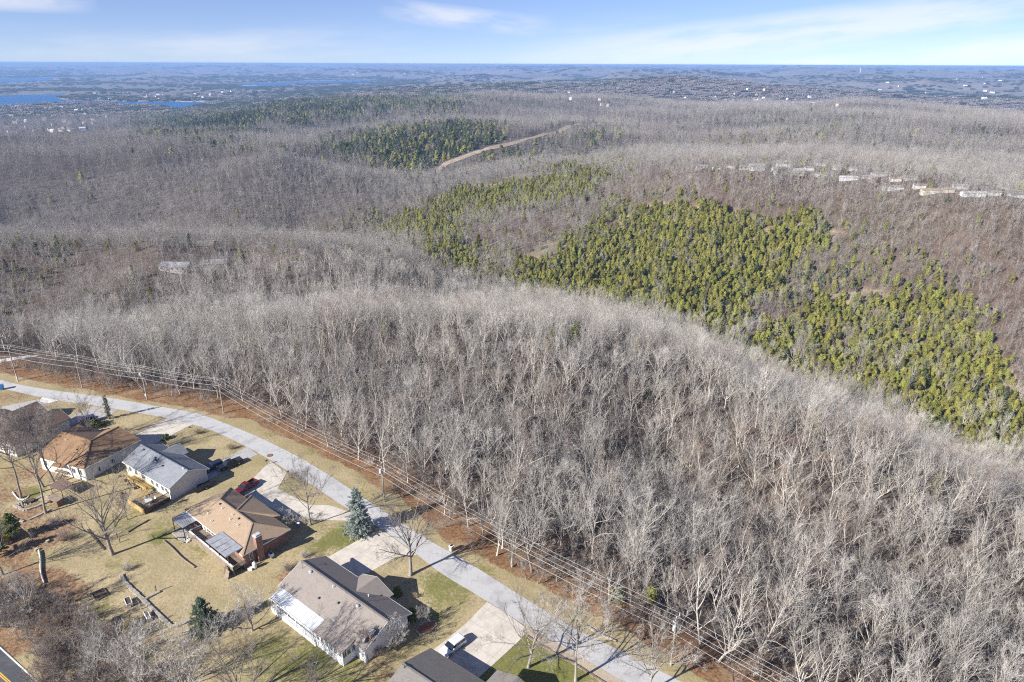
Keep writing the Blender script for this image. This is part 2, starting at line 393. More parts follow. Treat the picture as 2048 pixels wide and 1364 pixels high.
MT['cream'] = siding_mat('cream_siding', (.72,.66,.52), (.56,.51,.40))
MT['offwhite'] = siding_mat('offwhite_siding', (.66,.64,.60), (.52,.505,.48), .2)
MT['trim'] = M('white_trim', (.80,.79,.77), (.72,.71,.69), 3.0, .5)
MT['tan_siding'] = siding_mat('tan_siding', (.52,.46,.38), (.42,.37,.30))
MT['stone_wall_white'] = M('painted_block', (.74,.71,.65), (.62,.58,.52), 1.5, .9)
MT['brick'] = brick_mat('red_brick', (.33,.135,.085), (.22,.095,.065), (.34,.28,.23))
MT['roof_taupe'] = shingle_mat('taupe_shingles', (.305,.265,.235), (.25,.215,.19), (.275,.24,.21))
MT['roof_tan'] = shingle_mat('tan_shingles', (.40,.295,.205), (.32,.235,.16), (.36,.265,.18))
MT['roof_grey'] = shingle_mat('grey_shingles', (.27,.28,.30), (.19,.20,.215), (.24,.25,.265))
MT['roof_brown'] = shingle_mat('brown_shingles', (.34,.21,.115), (.255,.155,.09), (.30,.19,.11))
MT['roof_dark'] = shingle_mat('dark_brown_shingles', (.215,.145,.11), (.165,.11,.085), (.19,.13,.10))
MT['roof_slate'] = shingle_mat('weathered_grey_shingles', (.26,.235,.21), (.20,.18,.16), (.23,.21,.185))
MT['metal_roof'] = M('white_metal_roof', (.74,.74,.73), (.64,.64,.64), .9, .45, .1)
MT['grey_metal'] = M('grey_metal_roof', (.50,.50,.51), (.40,.40,.41), 1.2, .45, .3, c3=(.33,.33,.34), s3=.8)
MT['dark_metal'] = M('dark_metal', (.05,.052,.055), (.035,.036,.04), 2.0, .5, .3)
MT['steel'] = M('galvanised_steel', (.62,.63,.65), (.5,.51,.52), 4.0, .5, .15)
MT['glass'] = M('window_glass', (.045,.06,.075), (.03,.04,.05), 1.0, .08, 0, spec=.8)
MT['car_glass'] = M('car_glass', (.02,.024,.03), (.015,.018,.022), 1.0, .06, 0, spec=.8)
MT['deck_new'] = M('yellow_timber', (.46,.32,.12), (.38,.26,.09), 2.5, .8, c3=(.30,.21,.09), s3=1.0)
MT['deck_old'] = M('weathered_timber', (.27,.21,.15), (.20,.155,.115), 2.5, .85, c3=(.15,.115,.085), s3=1.0)
MT['deck_dark'] = M('dark_timber', (.13,.095,.06), (.095,.07,.045), 2.5, .85)
MT['pole_wood'] = M('pole_timber', (.36,.31,.25), (.27,.23,.19), 3.0, .9)
MT['bark'] = M('grey_bark', (.36,.325,.28), (.27,.243,.21), 2.2, .95, bump=.5, bscale=9, rnd=.16)
MT['bark_dark'] = M('dark_bark', (.20,.165,.135), (.14,.115,.095), 2.2, .95, bump=.5, bscale=9, rnd=.12)
MT['bark_pale'] = M('pale_bark', (.56,.51,.44), (.42,.38,.325), 1.6, .95, rnd=.18)
MT['twig'] = M('grey_brown_twigs', (.44,.41,.368), (.35,.322,.288), .8, .95, rnd=.18)
MT['twig_pale'] = M('pale_twigs', (.60,.555,.50), (.49,.455,.41), .8, .95, rnd=.16)
MT['twig_red'] = M('reddish_twigs', (.35,.275,.225), (.275,.215,.175), .8, .95, rnd=.15)
MT['cedar'] = M('olive_cedar_foliage', (.345,.31,.075), (.245,.235,.06), 1.4, .9, rnd=.30, spec=.2)
MT['cedar_dark'] = M('dark_cedar_foliage', (.125,.14,.05), (.085,.10,.04), 1.4, .9, rnd=.25, spec=.2)
MT['spruce'] = M('blue_spruce_needles', (.38,.43,.385), (.26,.305,.27), 2.0, .85, spec=.3)
MT['spruce_green'] = M('green_spruce_needles', (.19,.225,.15), (.12,.15,.10), 2.0, .85, spec=.3)
MT['bush_green'] = M('green_bush_leaves', (.20,.22,.035), (.13,.155,.03), 2.0, .85)
MT['straw'] = M('dry_straw_grass', (.50,.40,.22), (.38,.30,.16), 3.0, .9)
MT['stone'] = M('limestone_blocks', (.42,.375,.32), (.30,.265,.225), 1.6, .95, bump=.6, bscale=4)
MT['soil'] = M('garden_soil', (.11,.075,.05), (.07,.05,.035), 4.0, .95)
MT['mulch'] = M('red_mulch', (.36,.135,.06), (.24,.09,.045), 4.0, .95)
MT['black_plastic'] = M('black_plastic', (.02,.02,.022), (.03,.03,.032), 4.0, .5)
MT['blue_plastic'] = M('blue_plastic', (.05,.20,.42), (.04,.16,.36), 3.0, .5)
MT['green_canvas'] = M('pale_green_canvas', (.35,.45,.38), (.28,.37,.31), 2.0, .8)
MT['tyre'] = M('tyre_rubber', (.02,.02,.021), (.028,.028,.03), 6.0, .9)
MT['rim'] = M('wheel_rim', (.45,.46,.48), (.35,.36,.37), 6.0, .3, .8)
MT['lamp_glass'] = M('lamp_glass', (.7,.72,.74), (.6,.62,.64), 6.0, .2)
MT['tail_red'] = M('tail_light_red', (.35,.02,.02), (.28,.015,.015), 6.0, .3)
MT['wire'] = M('bright_aluminium_wire', (.50,.50,.50), (.44,.44,.44), 1.0, .5, .1)
MT['cable'] = M('grey_cable', (.32,.32,.33), (.26,.26,.27), 1.0, .6)
MT['insulator'] = M('porcelain', (.72,.74,.78), (.62,.64,.68), 5.0, .25)
MT['orange_wood'] = M('orange_timber', (.58,.30,.07), (.46,.23,.05), 2.0, .7)
MT['rust'] = M('rusty_edging', (.30,.14,.07), (.20,.09,.05), 3.0, .9)
def leafy_mat(m, amount=.35):
    nt = m.node_tree; b = nt.nodes['Principled BSDF']; o = nt.nodes['Material Output']; src = b.inputs['Base Color'].links[0].from_socket
    oi = N(nt, 'ShaderNodeObjectInfo').outputs['Random']; hs = N(nt, 'ShaderNodeHueSaturation'); nt.links.new(src, hs.inputs['Color'])
    mr = N(nt, 'ShaderNodeMapRange'); nt.links.new(mth(nt, 'FRACT', mth(nt, 'MULTIPLY', oi, 7.31)), mr.inputs['Value']); mr.inputs['To Min'].default_value = .492; mr.inputs['To Max'].default_value = .528; nt.links.new(mr.outputs[0], hs.inputs['Hue'])
    nt.links.new(hs.outputs[0], b.inputs['Base Color']); t = N(nt, 'ShaderNodeBsdfTranslucent'); nt.links.new(hs.outputs[0], t.inputs['Color'])
    ms = N(nt, 'ShaderNodeMixShader'); ms.inputs[0].default_value = amount; nt.links.new(b.outputs[0], ms.inputs[1]); nt.links.new(t.outputs[0], ms.inputs[2]); nt.links.new(ms.outputs[0], o.inputs['Surface'])
for k_ in ('cedar', 'cedar_dark', 'bush_green', 'spruce', 'spruce_green'): leafy_mat(MT[k_], .35)
def paint(name, c): return M(name, c, tuple(x * .9 for x in c), 1.0, .22, .15, spec=.6)
MT['car_white'] = paint('white_car_paint', (.80,.81,.82))
MT['car_red'] = paint('dark_red_car_paint', (.17,.012,.022))
MT['car_black'] = paint('black_car_paint', (.018,.02,.024))
MT['car_navy'] = paint('dark_blue_car_paint', (.025,.03,.07))
MT['car_blue'] = paint('blue_car_paint', (.02,.055,.27))
MT['car_silver'] = paint('silver_car_paint', (.50,.52,.55))
MT['water'] = M('lake_water', (.025,.12,.29), (.02,.10,.26), .004, .5, spec=.12)

# ground: lawn / dead leaves / woodland floor by a per-vertex zone, broken up by noise
gm, nt_, b_ = nmat('ground_cover')
at_ = N(nt_, 'ShaderNodeAttribute', attribute_name='zone'); sepz = N(nt_, 'ShaderNodeSeparateColor'); nt_.links.new(at_.outputs['Color'], sepz.inputs[0])
pos = N(nt_, 'ShaderNodeNewGeometry').outputs['Position']
n_fine = noise(nt_, pos, 1.6, 6, .7); n_mid = noise(nt_, pos, .22, 5, .6); n_big = noise(nt_, pos, .045, 4, .55); n_grain = noise(nt_, pos, 6.0, 3, .7)
lawn = mix(nt_, ramp(nt_, n_mid, .35, .68), (.43,.35,.21), (.33,.27,.16))
lawn = mix(nt_, mth(nt_, 'MULTIPLY', ramp(nt_, n_fine, .42, .68), .8), lawn, (.29,.215,.115))
lawn = mix(nt_, mth(nt_, 'MULTIPLY', ramp(nt_, n_big, .42, .62), .65), lawn, (.31,.25,.125))
lawn = mix(nt_, mth(nt_, 'MULTIPLY', ramp(nt_, noise(nt_, pos, .6, 6, .72), .56, .70), .45), lawn, (.22,.155,.09))
lawn = mix(nt_, mth(nt_, 'MULTIPLY', ramp(nt_, n_grain, .5, .72), .5), lawn, (.47,.39,.24))
def zone_edge(z, amp):
    return ramp(nt_, mth(nt_, 'ADD', z, mth(nt_, 'MULTIPLY', mth(nt_, 'SUBTRACT', mth(nt_, 'ADD', mth(nt_, 'MULTIPLY', n_fine, .55), mth(nt_, 'MULTIPLY', n_mid, .45)), .5), amp)), .32, .68)
green = mix(nt_, ramp(nt_, n_fine, .35, .65), (.135,.150,.040), (.205,.185,.068))
lawn = mix(nt_, mth(nt_, 'MULTIPLY', ramp(nt_, noise(nt_, pos, .13, 5, .65), .50, .68), .5), lawn, (.235,.215,.095))
lawn = mix(nt_, zone_edge(mth(nt_, 'ADD', sepz.outputs[1], .06), 1.9), lawn, green)
leaf = mix(nt_, ramp(nt_, n_fine, .38, .60), (.30,.16,.072), (.145,.085,.052))
leaf = mix(nt_, mth(nt_, 'MULTIPLY', ramp(nt_, n_mid, .45, .68), .6), leaf, (.36,.265,.165))
leaf = mix(nt_, mth(nt_, 'MULTIPLY', ramp(nt_, n_grain, .55, .75), .5), leaf, (.40,.225,.095))
yleaf = mix(nt_, ramp(nt_, n_fine, .38, .62), (.33,.225,.135), (.15,.095,.06))
yleaf = mix(nt_, mth(nt_, 'MULTIPLY', ramp(nt_, n_mid, .5, .7), .45), yleaf, (.30,.165,.085))
leaf = mix(nt_, at_.outputs['Alpha'], yleaf, leaf)
gcol = mix(nt_, zone_edge(sepz.outputs[0], 1.3), lawn, leaf)
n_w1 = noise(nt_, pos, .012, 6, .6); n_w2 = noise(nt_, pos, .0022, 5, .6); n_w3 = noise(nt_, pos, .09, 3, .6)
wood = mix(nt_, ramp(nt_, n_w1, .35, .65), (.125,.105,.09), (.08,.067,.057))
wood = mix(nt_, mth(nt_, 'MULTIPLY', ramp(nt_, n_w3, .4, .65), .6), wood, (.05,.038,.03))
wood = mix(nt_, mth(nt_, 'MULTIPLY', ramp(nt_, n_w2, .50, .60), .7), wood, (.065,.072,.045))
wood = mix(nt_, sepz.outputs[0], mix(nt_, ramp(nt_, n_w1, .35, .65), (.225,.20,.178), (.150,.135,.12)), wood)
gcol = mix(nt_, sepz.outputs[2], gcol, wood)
nt_.links.new(gcol, b_.inputs['Base Color']); b_.inputs['Roughness'].default_value = 1.0; b_.inputs['Specular IOR Level'].default_value = .1
bp = N(nt_, 'ShaderNodeBump'); bp.inputs['Strength'].default_value = .55; bp.inputs['Distance'].default_value = .25
nt_.links.new(n_fine, bp.inputs['Height'])
bp2 = N(nt_, 'ShaderNodeBump'); bp2.inputs['Distance'].default_value = 5.0; nt_.links.new(mth(nt_, 'MULTIPLY', mth(nt_, 'SUBTRACT', 1.0, sepz.outputs[0]), mth(nt_, 'MULTIPLY', sepz.outputs[2], .7)), bp2.inputs['Strength'])
nt_.links.new(noise(nt_, pos, .06, 4, .65), bp2.inputs['Height']); nt_.links.new(bp.outputs[0], bp2.inputs['Normal']); nt_.links.new(bp2.outputs[0], b_.inputs['Normal'])
MT['ground'] = gm

# ---------------------------------------------------------------- mesh helpers
class MB:
    def __init__(s): s.v = []; s.f = []; s.mi = []; s.m = 0
    def mat(s, k): s.m = k; return s
    def add(s, vs, fs):
        o = len(s.v); s.v += [tuple(map(float, p)) for p in vs]; s.f += [tuple(i + o for i in f) for f in fs]; s.mi += [s.m] * len(fs); return s
    def poly(s, P): return s.add(P, [tuple(range(len(P)))])
    def box(s, x0, x1, y0, y1, z0, z1):
        return s.add([(x0,y0,z0),(x1,y0,z0),(x1,y1,z0),(x0,y1,z0),(x0,y0,z1),(x1,y0,z1),(x1,y1,z1),(x0,y1,z1)],
                     [(0,3,2,1),(4,5,6,7),(0,1,5,4),(1,2,6,5),(2,3,7,6),(3,0,4,7)])
    def frustum(s, a, b, z0, z1):
        """a, b = (x0,x1,y0,y1) at z0 and at z1"""
        P = [(a[0],a[2],z0),(a[1],a[2],z0),(a[1],a[3],z0),(a[0],a[3],z0),(b[0],b[2],z1),(b[1],b[2],z1),(b[1],b[3],z1),(b[0],b[3],z1)]
        return s.add(P, [(0,3,2,1),(4,5,6,7),(0,1,5,4),(1,2,6,5),(2,3,7,6),(3,0,4,7)])
    def prism(s, P, z0, z1):
        n = len(P)
        if sum(P[i][0] * P[(i+1) % n][1] - P[(i+1) % n][0] * P[i][1] for i in range(n)) < 0: P = P[::-1]
        return s.add([(p[0], p[1], z0) for p in P] + [(p[0], p[1], z1) for p in P],
                     [tuple(range(n))[::-1], tuple(range(n, 2*n))] + [(i, (i+1) % n, n + (i+1) % n, n + i) for i in range(n)])
    def slab(s, P, t=0.14):
        """polygon P (3D, upward side seen counter-clockwise) thickened downwards"""
        n = len(P); nz = sum(P[i][0] * P[(i+1) % n][1] - P[(i+1) % n][0] * P[i][1] for i in range(n))
        if nz < 0: P = P[::-1]
        return s.add(list(P) + [(p[0], p[1], p[2] - t) for p in P],
                     [tuple(range(n)), tuple(range(n, 2*n))[::-1]] + [(i, n + i, n + (i+1) % n, (i+1) % n) for i in range(n)])
    def bar(s, p0, p1, r0, r1=None, n=6):
        r1 = r0 if r1 is None else r1
        p0 = Vector(p0); p1 = Vector(p1); d = (p1 - p0).normalized()
        a = d.orthogonal().normalized(); b = d.cross(a); o = []
        for p, r in ((p0, r0), (p1, r1)):
            for k in range(n):
                t = 2 * math.pi * k / n; o.append(p + a * (r * math.cos(t)) + b * (r * math.sin(t)))
        return s.add(o, [(k, (k+1) % n, n + (k+1) % n, n + k) for k in range(n)] + [tuple(range(n))[::-1], tuple(range(n, 2*n))])
    def beam(s, p0, p1, w, h):
        p0 = Vector(p0); p1 = Vector(p1); d = (p1 - p0).normalized(); sd_ = d.cross(Vector((0,0,1)))
        sd_ = (sd_.normalized() if sd_.length > 1e-4 else Vector((1,0,0))) * (w / 2); up = sd_.cross(d).normalized() * (h / 2)
        P = [p + a * sd_ + b * up for p in (p0, p1) for a, b in ((-1,-1),(1,-1),(1,1),(-1,1))]
        return s.add(P, [(0,1,2,3)[::-1],(4,5,6,7),(0,1,5,4),(1,2,6,5),(2,3,7,6),(3,0,4,7)])
    def build(s, name, mat, parent=None, loc=None, rz=0, smooth=False, bevel=0):
        me = bpy.data.meshes.new(name); me.from_pydata(s.v, [], s.f)
        for m in (mat if isinstance(mat, (list, tuple)) else [mat]): me.materials.append(m)
        if any(s.mi): me.polygons.foreach_set('material_index', s.mi)
        if smooth: me.polygons.foreach_set('use_smooth', [True] * len(me.polygons))
        me.update()
        o = bpy.data.objects.new(name, me); col.objects.link(o)
        if parent is not None: o.parent = parent
        if loc is not None: o.location = loc
        if rz: o.rotation_euler = (0, 0, rz)
        if bevel:
            bv = o.modifiers.new('bevel', 'BEVEL'); bv.width = bevel; bv.segments = 2; bv.limit_method = 'ANGLE'; bv.angle_limit = R(35)
        return o
def tag(o, label=None, cat=None, group=None, kind=None):
    if label: o['label'] = label
    if cat: o['category'] = cat
    if group: o['group'] = group
    if kind: o['kind'] = kind
    return o
def thing(name, label, cat, loc, rz=0.0, group=None):
    o = bpy.data.objects.new(name, None); col.objects.link(o); o.empty_display_size = 0.5
    o.location = loc; o.rotation_euler = (0, 0, rz)
    return tag(o, label, cat, group)
def copy_thing(root, loc, rz, scale=None, label=None, group=None):
    r = root.copy(); col.objects.link(r); r.location = loc; r.rotation_euler = (0, 0, rz)
    if scale is not None: r.scale = scale if isinstance(scale, tuple) else (scale,) * 3
    if label: r['label'] = label
    if group: r['group'] = group
    for ch in list(root.children):
        c = ch.copy(); col.objects.link(c); c.parent = r
        for g in list(ch.children):
            d = g.copy(); col.objects.link(d); d.parent = c
    return r

# ---------------------------------------------------------------- ground sheet
ths = np.r_[np.arange(-180, -46, 6.0), np.arange(-46, 46.01, 0.14), np.arange(50, 180, 6.0)]
rs = np.exp(np.arange(math.log(18.0), math.log(33000.0), 0.0098))
TH, RR = np.meshgrid(R(1) * ths, rs)          # rows by radius
GX = RR * np.sin(TH); GY = RR * np.cos(TH)
GZ = terrain(GX, GY)
nr, na = GX.shape
V = np.c_[GX.ravel(), GY.ravel(), GZ.ravel()]
idx = np.arange(nr * na).reshape(nr, na)
a = idx[:-1, :]; b = idx[1:, :]
an = np.roll(a, -1, 1); bn = np.roll(b, -1, 1)
F = np.stack([a, an, bn, b], -1).reshape(-1, 4)
me = bpy.data.meshes.new('ground'); me.vertices.add(len(V) + 1); me.vertices.foreach_set('co', np.r_[V.ravel(), [0, 0, -1.5]].astype(np.float32))
nf = len(F); inner = [(len(V), int(idx[0, (k + 1) % na]), int(idx[0, k])) for k in range(na)]
loops = np.r_[F.ravel(), np.array(inner).ravel()]
me.loops.add(len(loops)); me.loops.foreach_set('vertex_index', loops.astype(np.int32))
me.polygons.add(nf + na)
me.polygons.foreach_set('loop_start', np.r_[np.arange(nf) * 4, nf * 4 + np.arange(na) * 3].astype(np.int32))
me.polygons.foreach_set('use_smooth', np.ones(nf + na, bool))
me.update(calc_edges=True); me.validate()
WOOD_EDGE = smooth(resample([G(*p) for p in [(-160,690),(-50,712),(60,738),(150,757),(300,786),(440,804),(520,832),(620,882),(700,922),(780,962),(860,1012),(930,1062),(1000,1108),(1100,1163),(1200,1212),(1300,1262),(1420,1330),(1500,1400)]], 4.0), 3)
WOOD_EDGE = np.vstack([[WOOD_EDGE[0] + (cen[0] - cen[6]) * .9], WOOD_EDGE, [WOOD_EDGE[-1] + (cen[-1] - cen[-7]) * .9]])
vx, vy, vz = V[:, 0], V[:, 1], V[:, 2]
px_, py_, pf_ = project(vx, vy, vz)
rr_ = np.hypot(vx, vy)
zone = np.zeros((len(V) + 1, 4), np.float32); zone[:, 3] = 1
nearm = rr_ < 420
sW = np.full(len(V), -99.); sR = np.full(len(V), -99.)
sW[nearm] = -seg_dist(vx[nearm], vy[nearm], WOOD_EDGE); sR[nearm] = seg_dist(vx[nearm], vy[nearm], cenL)
lead = np.interp(px_, [-400, 430, 500, 790, 860, 960, 1400], [6.0, 5.5, 2.6, 2.6, 5.5, 3.8, 2.8])
leafz = np.where(nearm, sstep(-1.2 - lead, .6 - lead * .6, sW + 2.2 * fbm(vx / 6, vy / 6, 71, 3)), 1.0) * np.where(sR > 0, 0, 1)
leafz = np.where(~nearm, 1.0, leafz)
# dead leaves in the low back yard and by the lower road
LOW = np.array([G(*p, -2.5) for p in [(-200,1000),(0,1040),(60,1075),(110,1120),(165,1150),(190,1200),(150,1225),(215,1280),(255,1340),(230,1420),(-200,1420)]])
def soft(P, wid):
    ins = inpoly(vx[nearm], vy[nearm], P); Pc = np.vstack([P, P[:1]])
    d = np.abs(seg_dist(vx[nearm], vy[nearm], Pc)) * np.where(ins, 1, -1)
    o = np.zeros(len(V)); o[nearm] = sstep(-wid, wid, d); return o
leafz = np.maximum(leafz, soft(LOW, 4.0) * np.clip(.62 + .9 * fbm(vx / 5, vy / 5, 74, 3), .25, 1))
for (qx, qy, qr, amt) in [(150,1175,5,.7),(30,800,9,.55),(60,945,10,.6),(40,1030,9,.75),(100,1060,8,.8),(20,985,8,.6),(230,1300,8,.6),(330,1330,7,.5),(590,1150,5,.6),(640,1115,4,.4),(760,1330,6,.5),(300,1000,4,.45),(1300,1240,6,.7)]:
    g = G(qx, qy, -1); leafz = np.maximum(leafz, amt * np.exp(-((vx - g[0]) ** 2 + (vy - g[1]) ** 2) / qr ** 2) * nearm)
# orange leaves on the verge under the poles, left
grz = np.zeros(len(V))
for (qx, qy, qr, amt) in [(700,1080,6,.85),(660,1090,6,.6),(890,1180,7,.62),(860,1230,6,.5),(1060,1330,9,1.0),(1000,1345,7,.9),(1110,1350,8,.9),(620,1320,9,.62),(700,1345,6,.6),(540,1300,8,.55),(320,1070,4,.6),(410,1095,4,.55),(430,1080,4,.5),(460,890,3,.45),(340,1045,5,.4),(250,1040,7,.42),(240,1120,7,.35),(60,975,4,.8),(70,1000,3,.7),(540,870,3,.4),(620,900,4,.4),(720,985,4,.5),(960,1145,4,.55),(190,1215,4,.6),(270,1320,4,.55),(420,940,3,.35),(470,900,3,.4)]:
    g = G(qx, qy, -.8 if qy > 1000 else 0); grz = np.maximum(grz, amt * np.exp(-((vx - g[0]) ** 2 + (vy - g[1]) ** 2) / qr ** 2) * nearm)
glade = np.zeros(len(V))
for GP in ([(1455,690),(1530,640),(1640,590),(1750,575),(1850,565),(1935,600),(1995,680),(2060,800),(2060,905),(1790,815),(1560,740)], [(1035,520),(1100,480),(1180,470),(1230,420),(1300,400),(1475,420),(1700,460),(1580,540),(1510,620),(1450,655),(1250,605),(1060,565)], [(865,400),(950,365),(1050,345),(1245,315),(1255,332),(1010,420),(910,470),(1010,530),(965,548),(750,455)]):
    glade = np.maximum(glade, inpoly(px_, py_, GP) & (pf_ > 0) & (rr_ > 180) & (rr_ < 1200))
glade = glade * np.clip(.45 + 1.3 * fbm(vx / 22, vy / 22, 76, 3), 0, .8)
leafz = leafz * (1 - .85 * glade)
leafz = np.where(nearm & (sR > 6), np.maximum(leafz, .34 * np.clip(.5 + 1.2 * fbm(vx / 11, vy / 11, 75, 3), 0, 1.4)), leafz)
leafz = np.where(rr_ > 1500, 1 - sstep(2200, 3600, rr_), leafz)
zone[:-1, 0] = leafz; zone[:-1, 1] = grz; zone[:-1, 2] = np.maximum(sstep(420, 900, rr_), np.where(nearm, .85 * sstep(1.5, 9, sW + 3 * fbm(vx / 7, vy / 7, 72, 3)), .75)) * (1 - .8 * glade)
zone[:-1, 3] = np.where(nearm & (sR > 3), .55 * soft(LOW, 4.0), 1.0)
ca = me.color_attributes.new('zone', 'FLOAT_COLOR', 'POINT'); ca.data.foreach_set('color', zone.ravel())
me.materials.append(MT['ground'])
ground = bpy.data.objects.new('ground', me); col.objects.link(ground); tag(ground, kind='structure')
lk = MB(); lk.poly([(-9000, 2600, LAKE_Z), (6000, 2600, LAKE_Z), (6000, 16000, LAKE_Z), (-9000, 16000, LAKE_Z)])
tag(lk.build('lake', MT['water']), kind='structure')

# ---------------------------------------------------------------- roads, drives, paths draped on the ground
def strip(name, L, Rr, mat, dz, kind='structure', cols=4, build=True):
    m = MB(); nL = len(L); vs_ = []
    for k in range(cols + 1):
        t = k / cols; P = L * (1 - t) + Rr * t; z = terrain(P[:, 0], P[:, 1]) + dz
        vs_.append(np.c_[P, z])
    A = np.stack(vs_, 1).reshape(-1, 3); c = cols + 1
    m.add(A, [(i * c + k, i * c + k + 1, (i + 1) * c + k + 1, (i + 1) * c + k) for i in range(nL - 1) for k in range(cols)])
    o = m.build(name, mat)
    return tag(o, kind=kind)
def orient_up(o):
    me = o.data
    if len(me.polygons) and me.polygons[0].normal.z < 0: me.flip_normals()
    return o
d0 = (cen[0] - cen[6]); d1 = cen[-1] - cen[-7]
L_ = byfrac(ne); R_ = byfrac(sw)
L_ = np.vstack([L_[0] + e0 * 240, L_[0] + e0 * 60, L_, L_[-1] + e1 * 60, L_[-1] + e1 * 240]); R_ = np.vstack([R_[0] + e0 * 240, R_[0] + e0 * 60, R_, R_[-1] + e1 * 60, R_[-1] + e1 * 240])
orient_up(strip('road', L_, R_, MT['road'], 0.03))
def drape(name, P, mat, dz, grid=1.0, kind='structure', zg=0.0):
    """polygon given by photograph pixels, cut into small cells lying on the ground"""
    W = np.array([list(at(*p))[:2] for p in P]) if zg is None else np.array([G(*p, zg) for p in P])
    import bmesh
    bm = bmesh.new(); vs_ = [bm.verts.new((q[0], q[1], 0)) for q in W]; f = bm.faces.new(vs_)
    x0, y0 = W.min(0); x1, y1 = W.max(0)
    for ax, lo, hi in ((0, x0, x1), (1, y0, y1)):
        k = lo + grid
        while k < hi:
            co = Vector((k, 0, 0)) if ax == 0 else Vector((0, k, 0)); no = Vector((1, 0, 0)) if ax == 0 else Vector((0, 1, 0))
            bmesh.ops.bisect_plane(bm, geom=bm.verts[:] + bm.edges[:] + bm.faces[:], plane_co=co, plane_no=no); k += grid
    X = np.array([v.co[:2] for v in bm.verts]); Z = terrain(X[:, 0], X[:, 1]) + dz
    for v, z in zip(bm.verts, Z): v.co.z = z
    me = bpy.data.meshes.new(name); bm.to_mesh(me); bm.free(); me.materials.append(mat)
    o = bpy.data.objects.new(name, me); col.objects.link(o); orient_up(o)
    return tag(o, kind=kind)
drape('driveway', [(541,923),(574,946),(556,976),(617,1009),(660,1011),(700,1024),(735,1040),(705,1042),(605,1037),(568,1028),(493,989),(471,980),(503,958)], MT['concrete'], .045, 2.0)
drape('driveway', [(738,1068),(764,1060),(834,1110),(797,1112),(743,1140),(690,1165),(640,1120)], MT['concrete'], .045, 2.0)
drape('driveway', [(494,894),(516,909),(410,960),(385,950)], MT['gravel'], .045, 2.0)
drape('driveway', [(338,835),(386,849),(309,884),(268,905),(245,880)], MT['concrete'], .045, 2.0)
drape('driveway', [(82,798),(120,801),(98,807),(0,826),(-40,830),(-40,818),(0,813)], MT['gravel'], .045, 2.0)
drape('driveway', [(187,813),(236,820),(212,836),(160,850),(120,850),(150,828)], MT['gravel'], .045, 2.0)
drape('driveway', [(974,1204),(1002,1220),(1057,1259),(1039,1281),(959,1350),(900,1390),(840,1330),(868,1295),(932,1246)], MT['concrete'], .045, 2.0)
drape('gravel_shoulder', [(1052,1250),(1117,1289),(1191,1331),(1234,1356),(1300,1392),(1262,1400),(1200,1361),(1152,1331),(1103,1304),(1050,1270)], MT['tan_gravel'], .05, 2.0)
drape('driveway_apron', [(84,795),(117,801),(98,807),(78,803)], MT['white_concrete'], .07, 2.0)
drape('path', [(-60,726),(0,716),(48,705),(75,699),(76,702),(50,711),(0,724),(-60,738)], MT['white_concrete'], .05, 3.0)
drape('lower_road', [(-200,1110),(0,1290),(84,1370),(200,1480),(-100,1600),(-300,1400)], MT['asphalt'], .05, 4.0, zg=None)
drape('road_edge_line', [(-60,1240),(0,1293.5),(78,1364),(100,1384),(98,1388),(74.5,1366),(-1,1297),(-60,1244)], MT['paint_white'], .06, 3.0, zg=None)
for oy in (0, 5.5):
    drape('road_centre_line', [(-60,1291+oy),(0,1344+oy),(30,1371+oy),(29,1373.5+oy),(-1,1347+oy),(-60,1294+oy)], MT['paint_yellow'], .06, 3.0, zg=None)

# ---------------------------------------------------------------- houses
def house_root(name, label, x, y, ang, cat='house', z=0.0, group=None):
    return thing(name, label, cat, (x, y, z), R(ang), group)
def wall_with_gables(m, u0, u1, v0, v1, z0, ez, vr=None, rz=None):
    """walls of a box; with vr, rz the two u-ends rise to a gable"""
    if rz is None: return m.box(u0, u1, v0, v1, z0, ez)
    P = [(v0, z0), (v1, z0), (v1, ez), (vr, rz), (v0, ez)]
    n = len(P)
    return m.add([(u0, a, b) for a, b in P] + [(u1, a, b) for a, b in P],
                 [tuple(range(n)), tuple(range(n, 2*n))[::-1]] + [(i, n + i, n + (i+1) % n, (i+1) % n) for i in range(n)])
def window(root, c, axis, w_, h_, sign, frame='trim', label=None):
    """axis 'u': window lies along u (faces +-v); axis 'v': lies along v (faces +-u)"""
    m = MB(); x, y, z = c
    if axis == 'u': m.box(x - w_/2, x + w_/2, *sorted((y, y + sign * .03)), z - h_/2, z + h_/2)
    else: m.box(*sorted((x, x + sign * .03)), y - w_/2, y + w_/2, z - h_/2, z + h_/2)
    g = m.build('window', MT['glass'], root)
    f = MB(); t = .09
    for (a0, a1, b0, b1) in ((-w_/2 - t, w_/2 + t, h_/2, h_/2 + t), (-w_/2 - t, w_/2 + t, -h_/2 - t, -h_/2), (-w_/2 - t, -w_/2, -h_/2, h_/2), (w_/2, w_/2 + t, -h_/2, h_/2), (-.025, .025, -h_/2, h_/2)):
        if axis == 'u': f.box(x + a0, x + a1, *sorted((y, y + sign * .06)), z + b0, z + b1)
        else: f.box(*sorted((x, x + sign * .06)), y + a0, y + a1, z + b0, z + b1)
    f.build('frame', MT[frame], g)
    return g
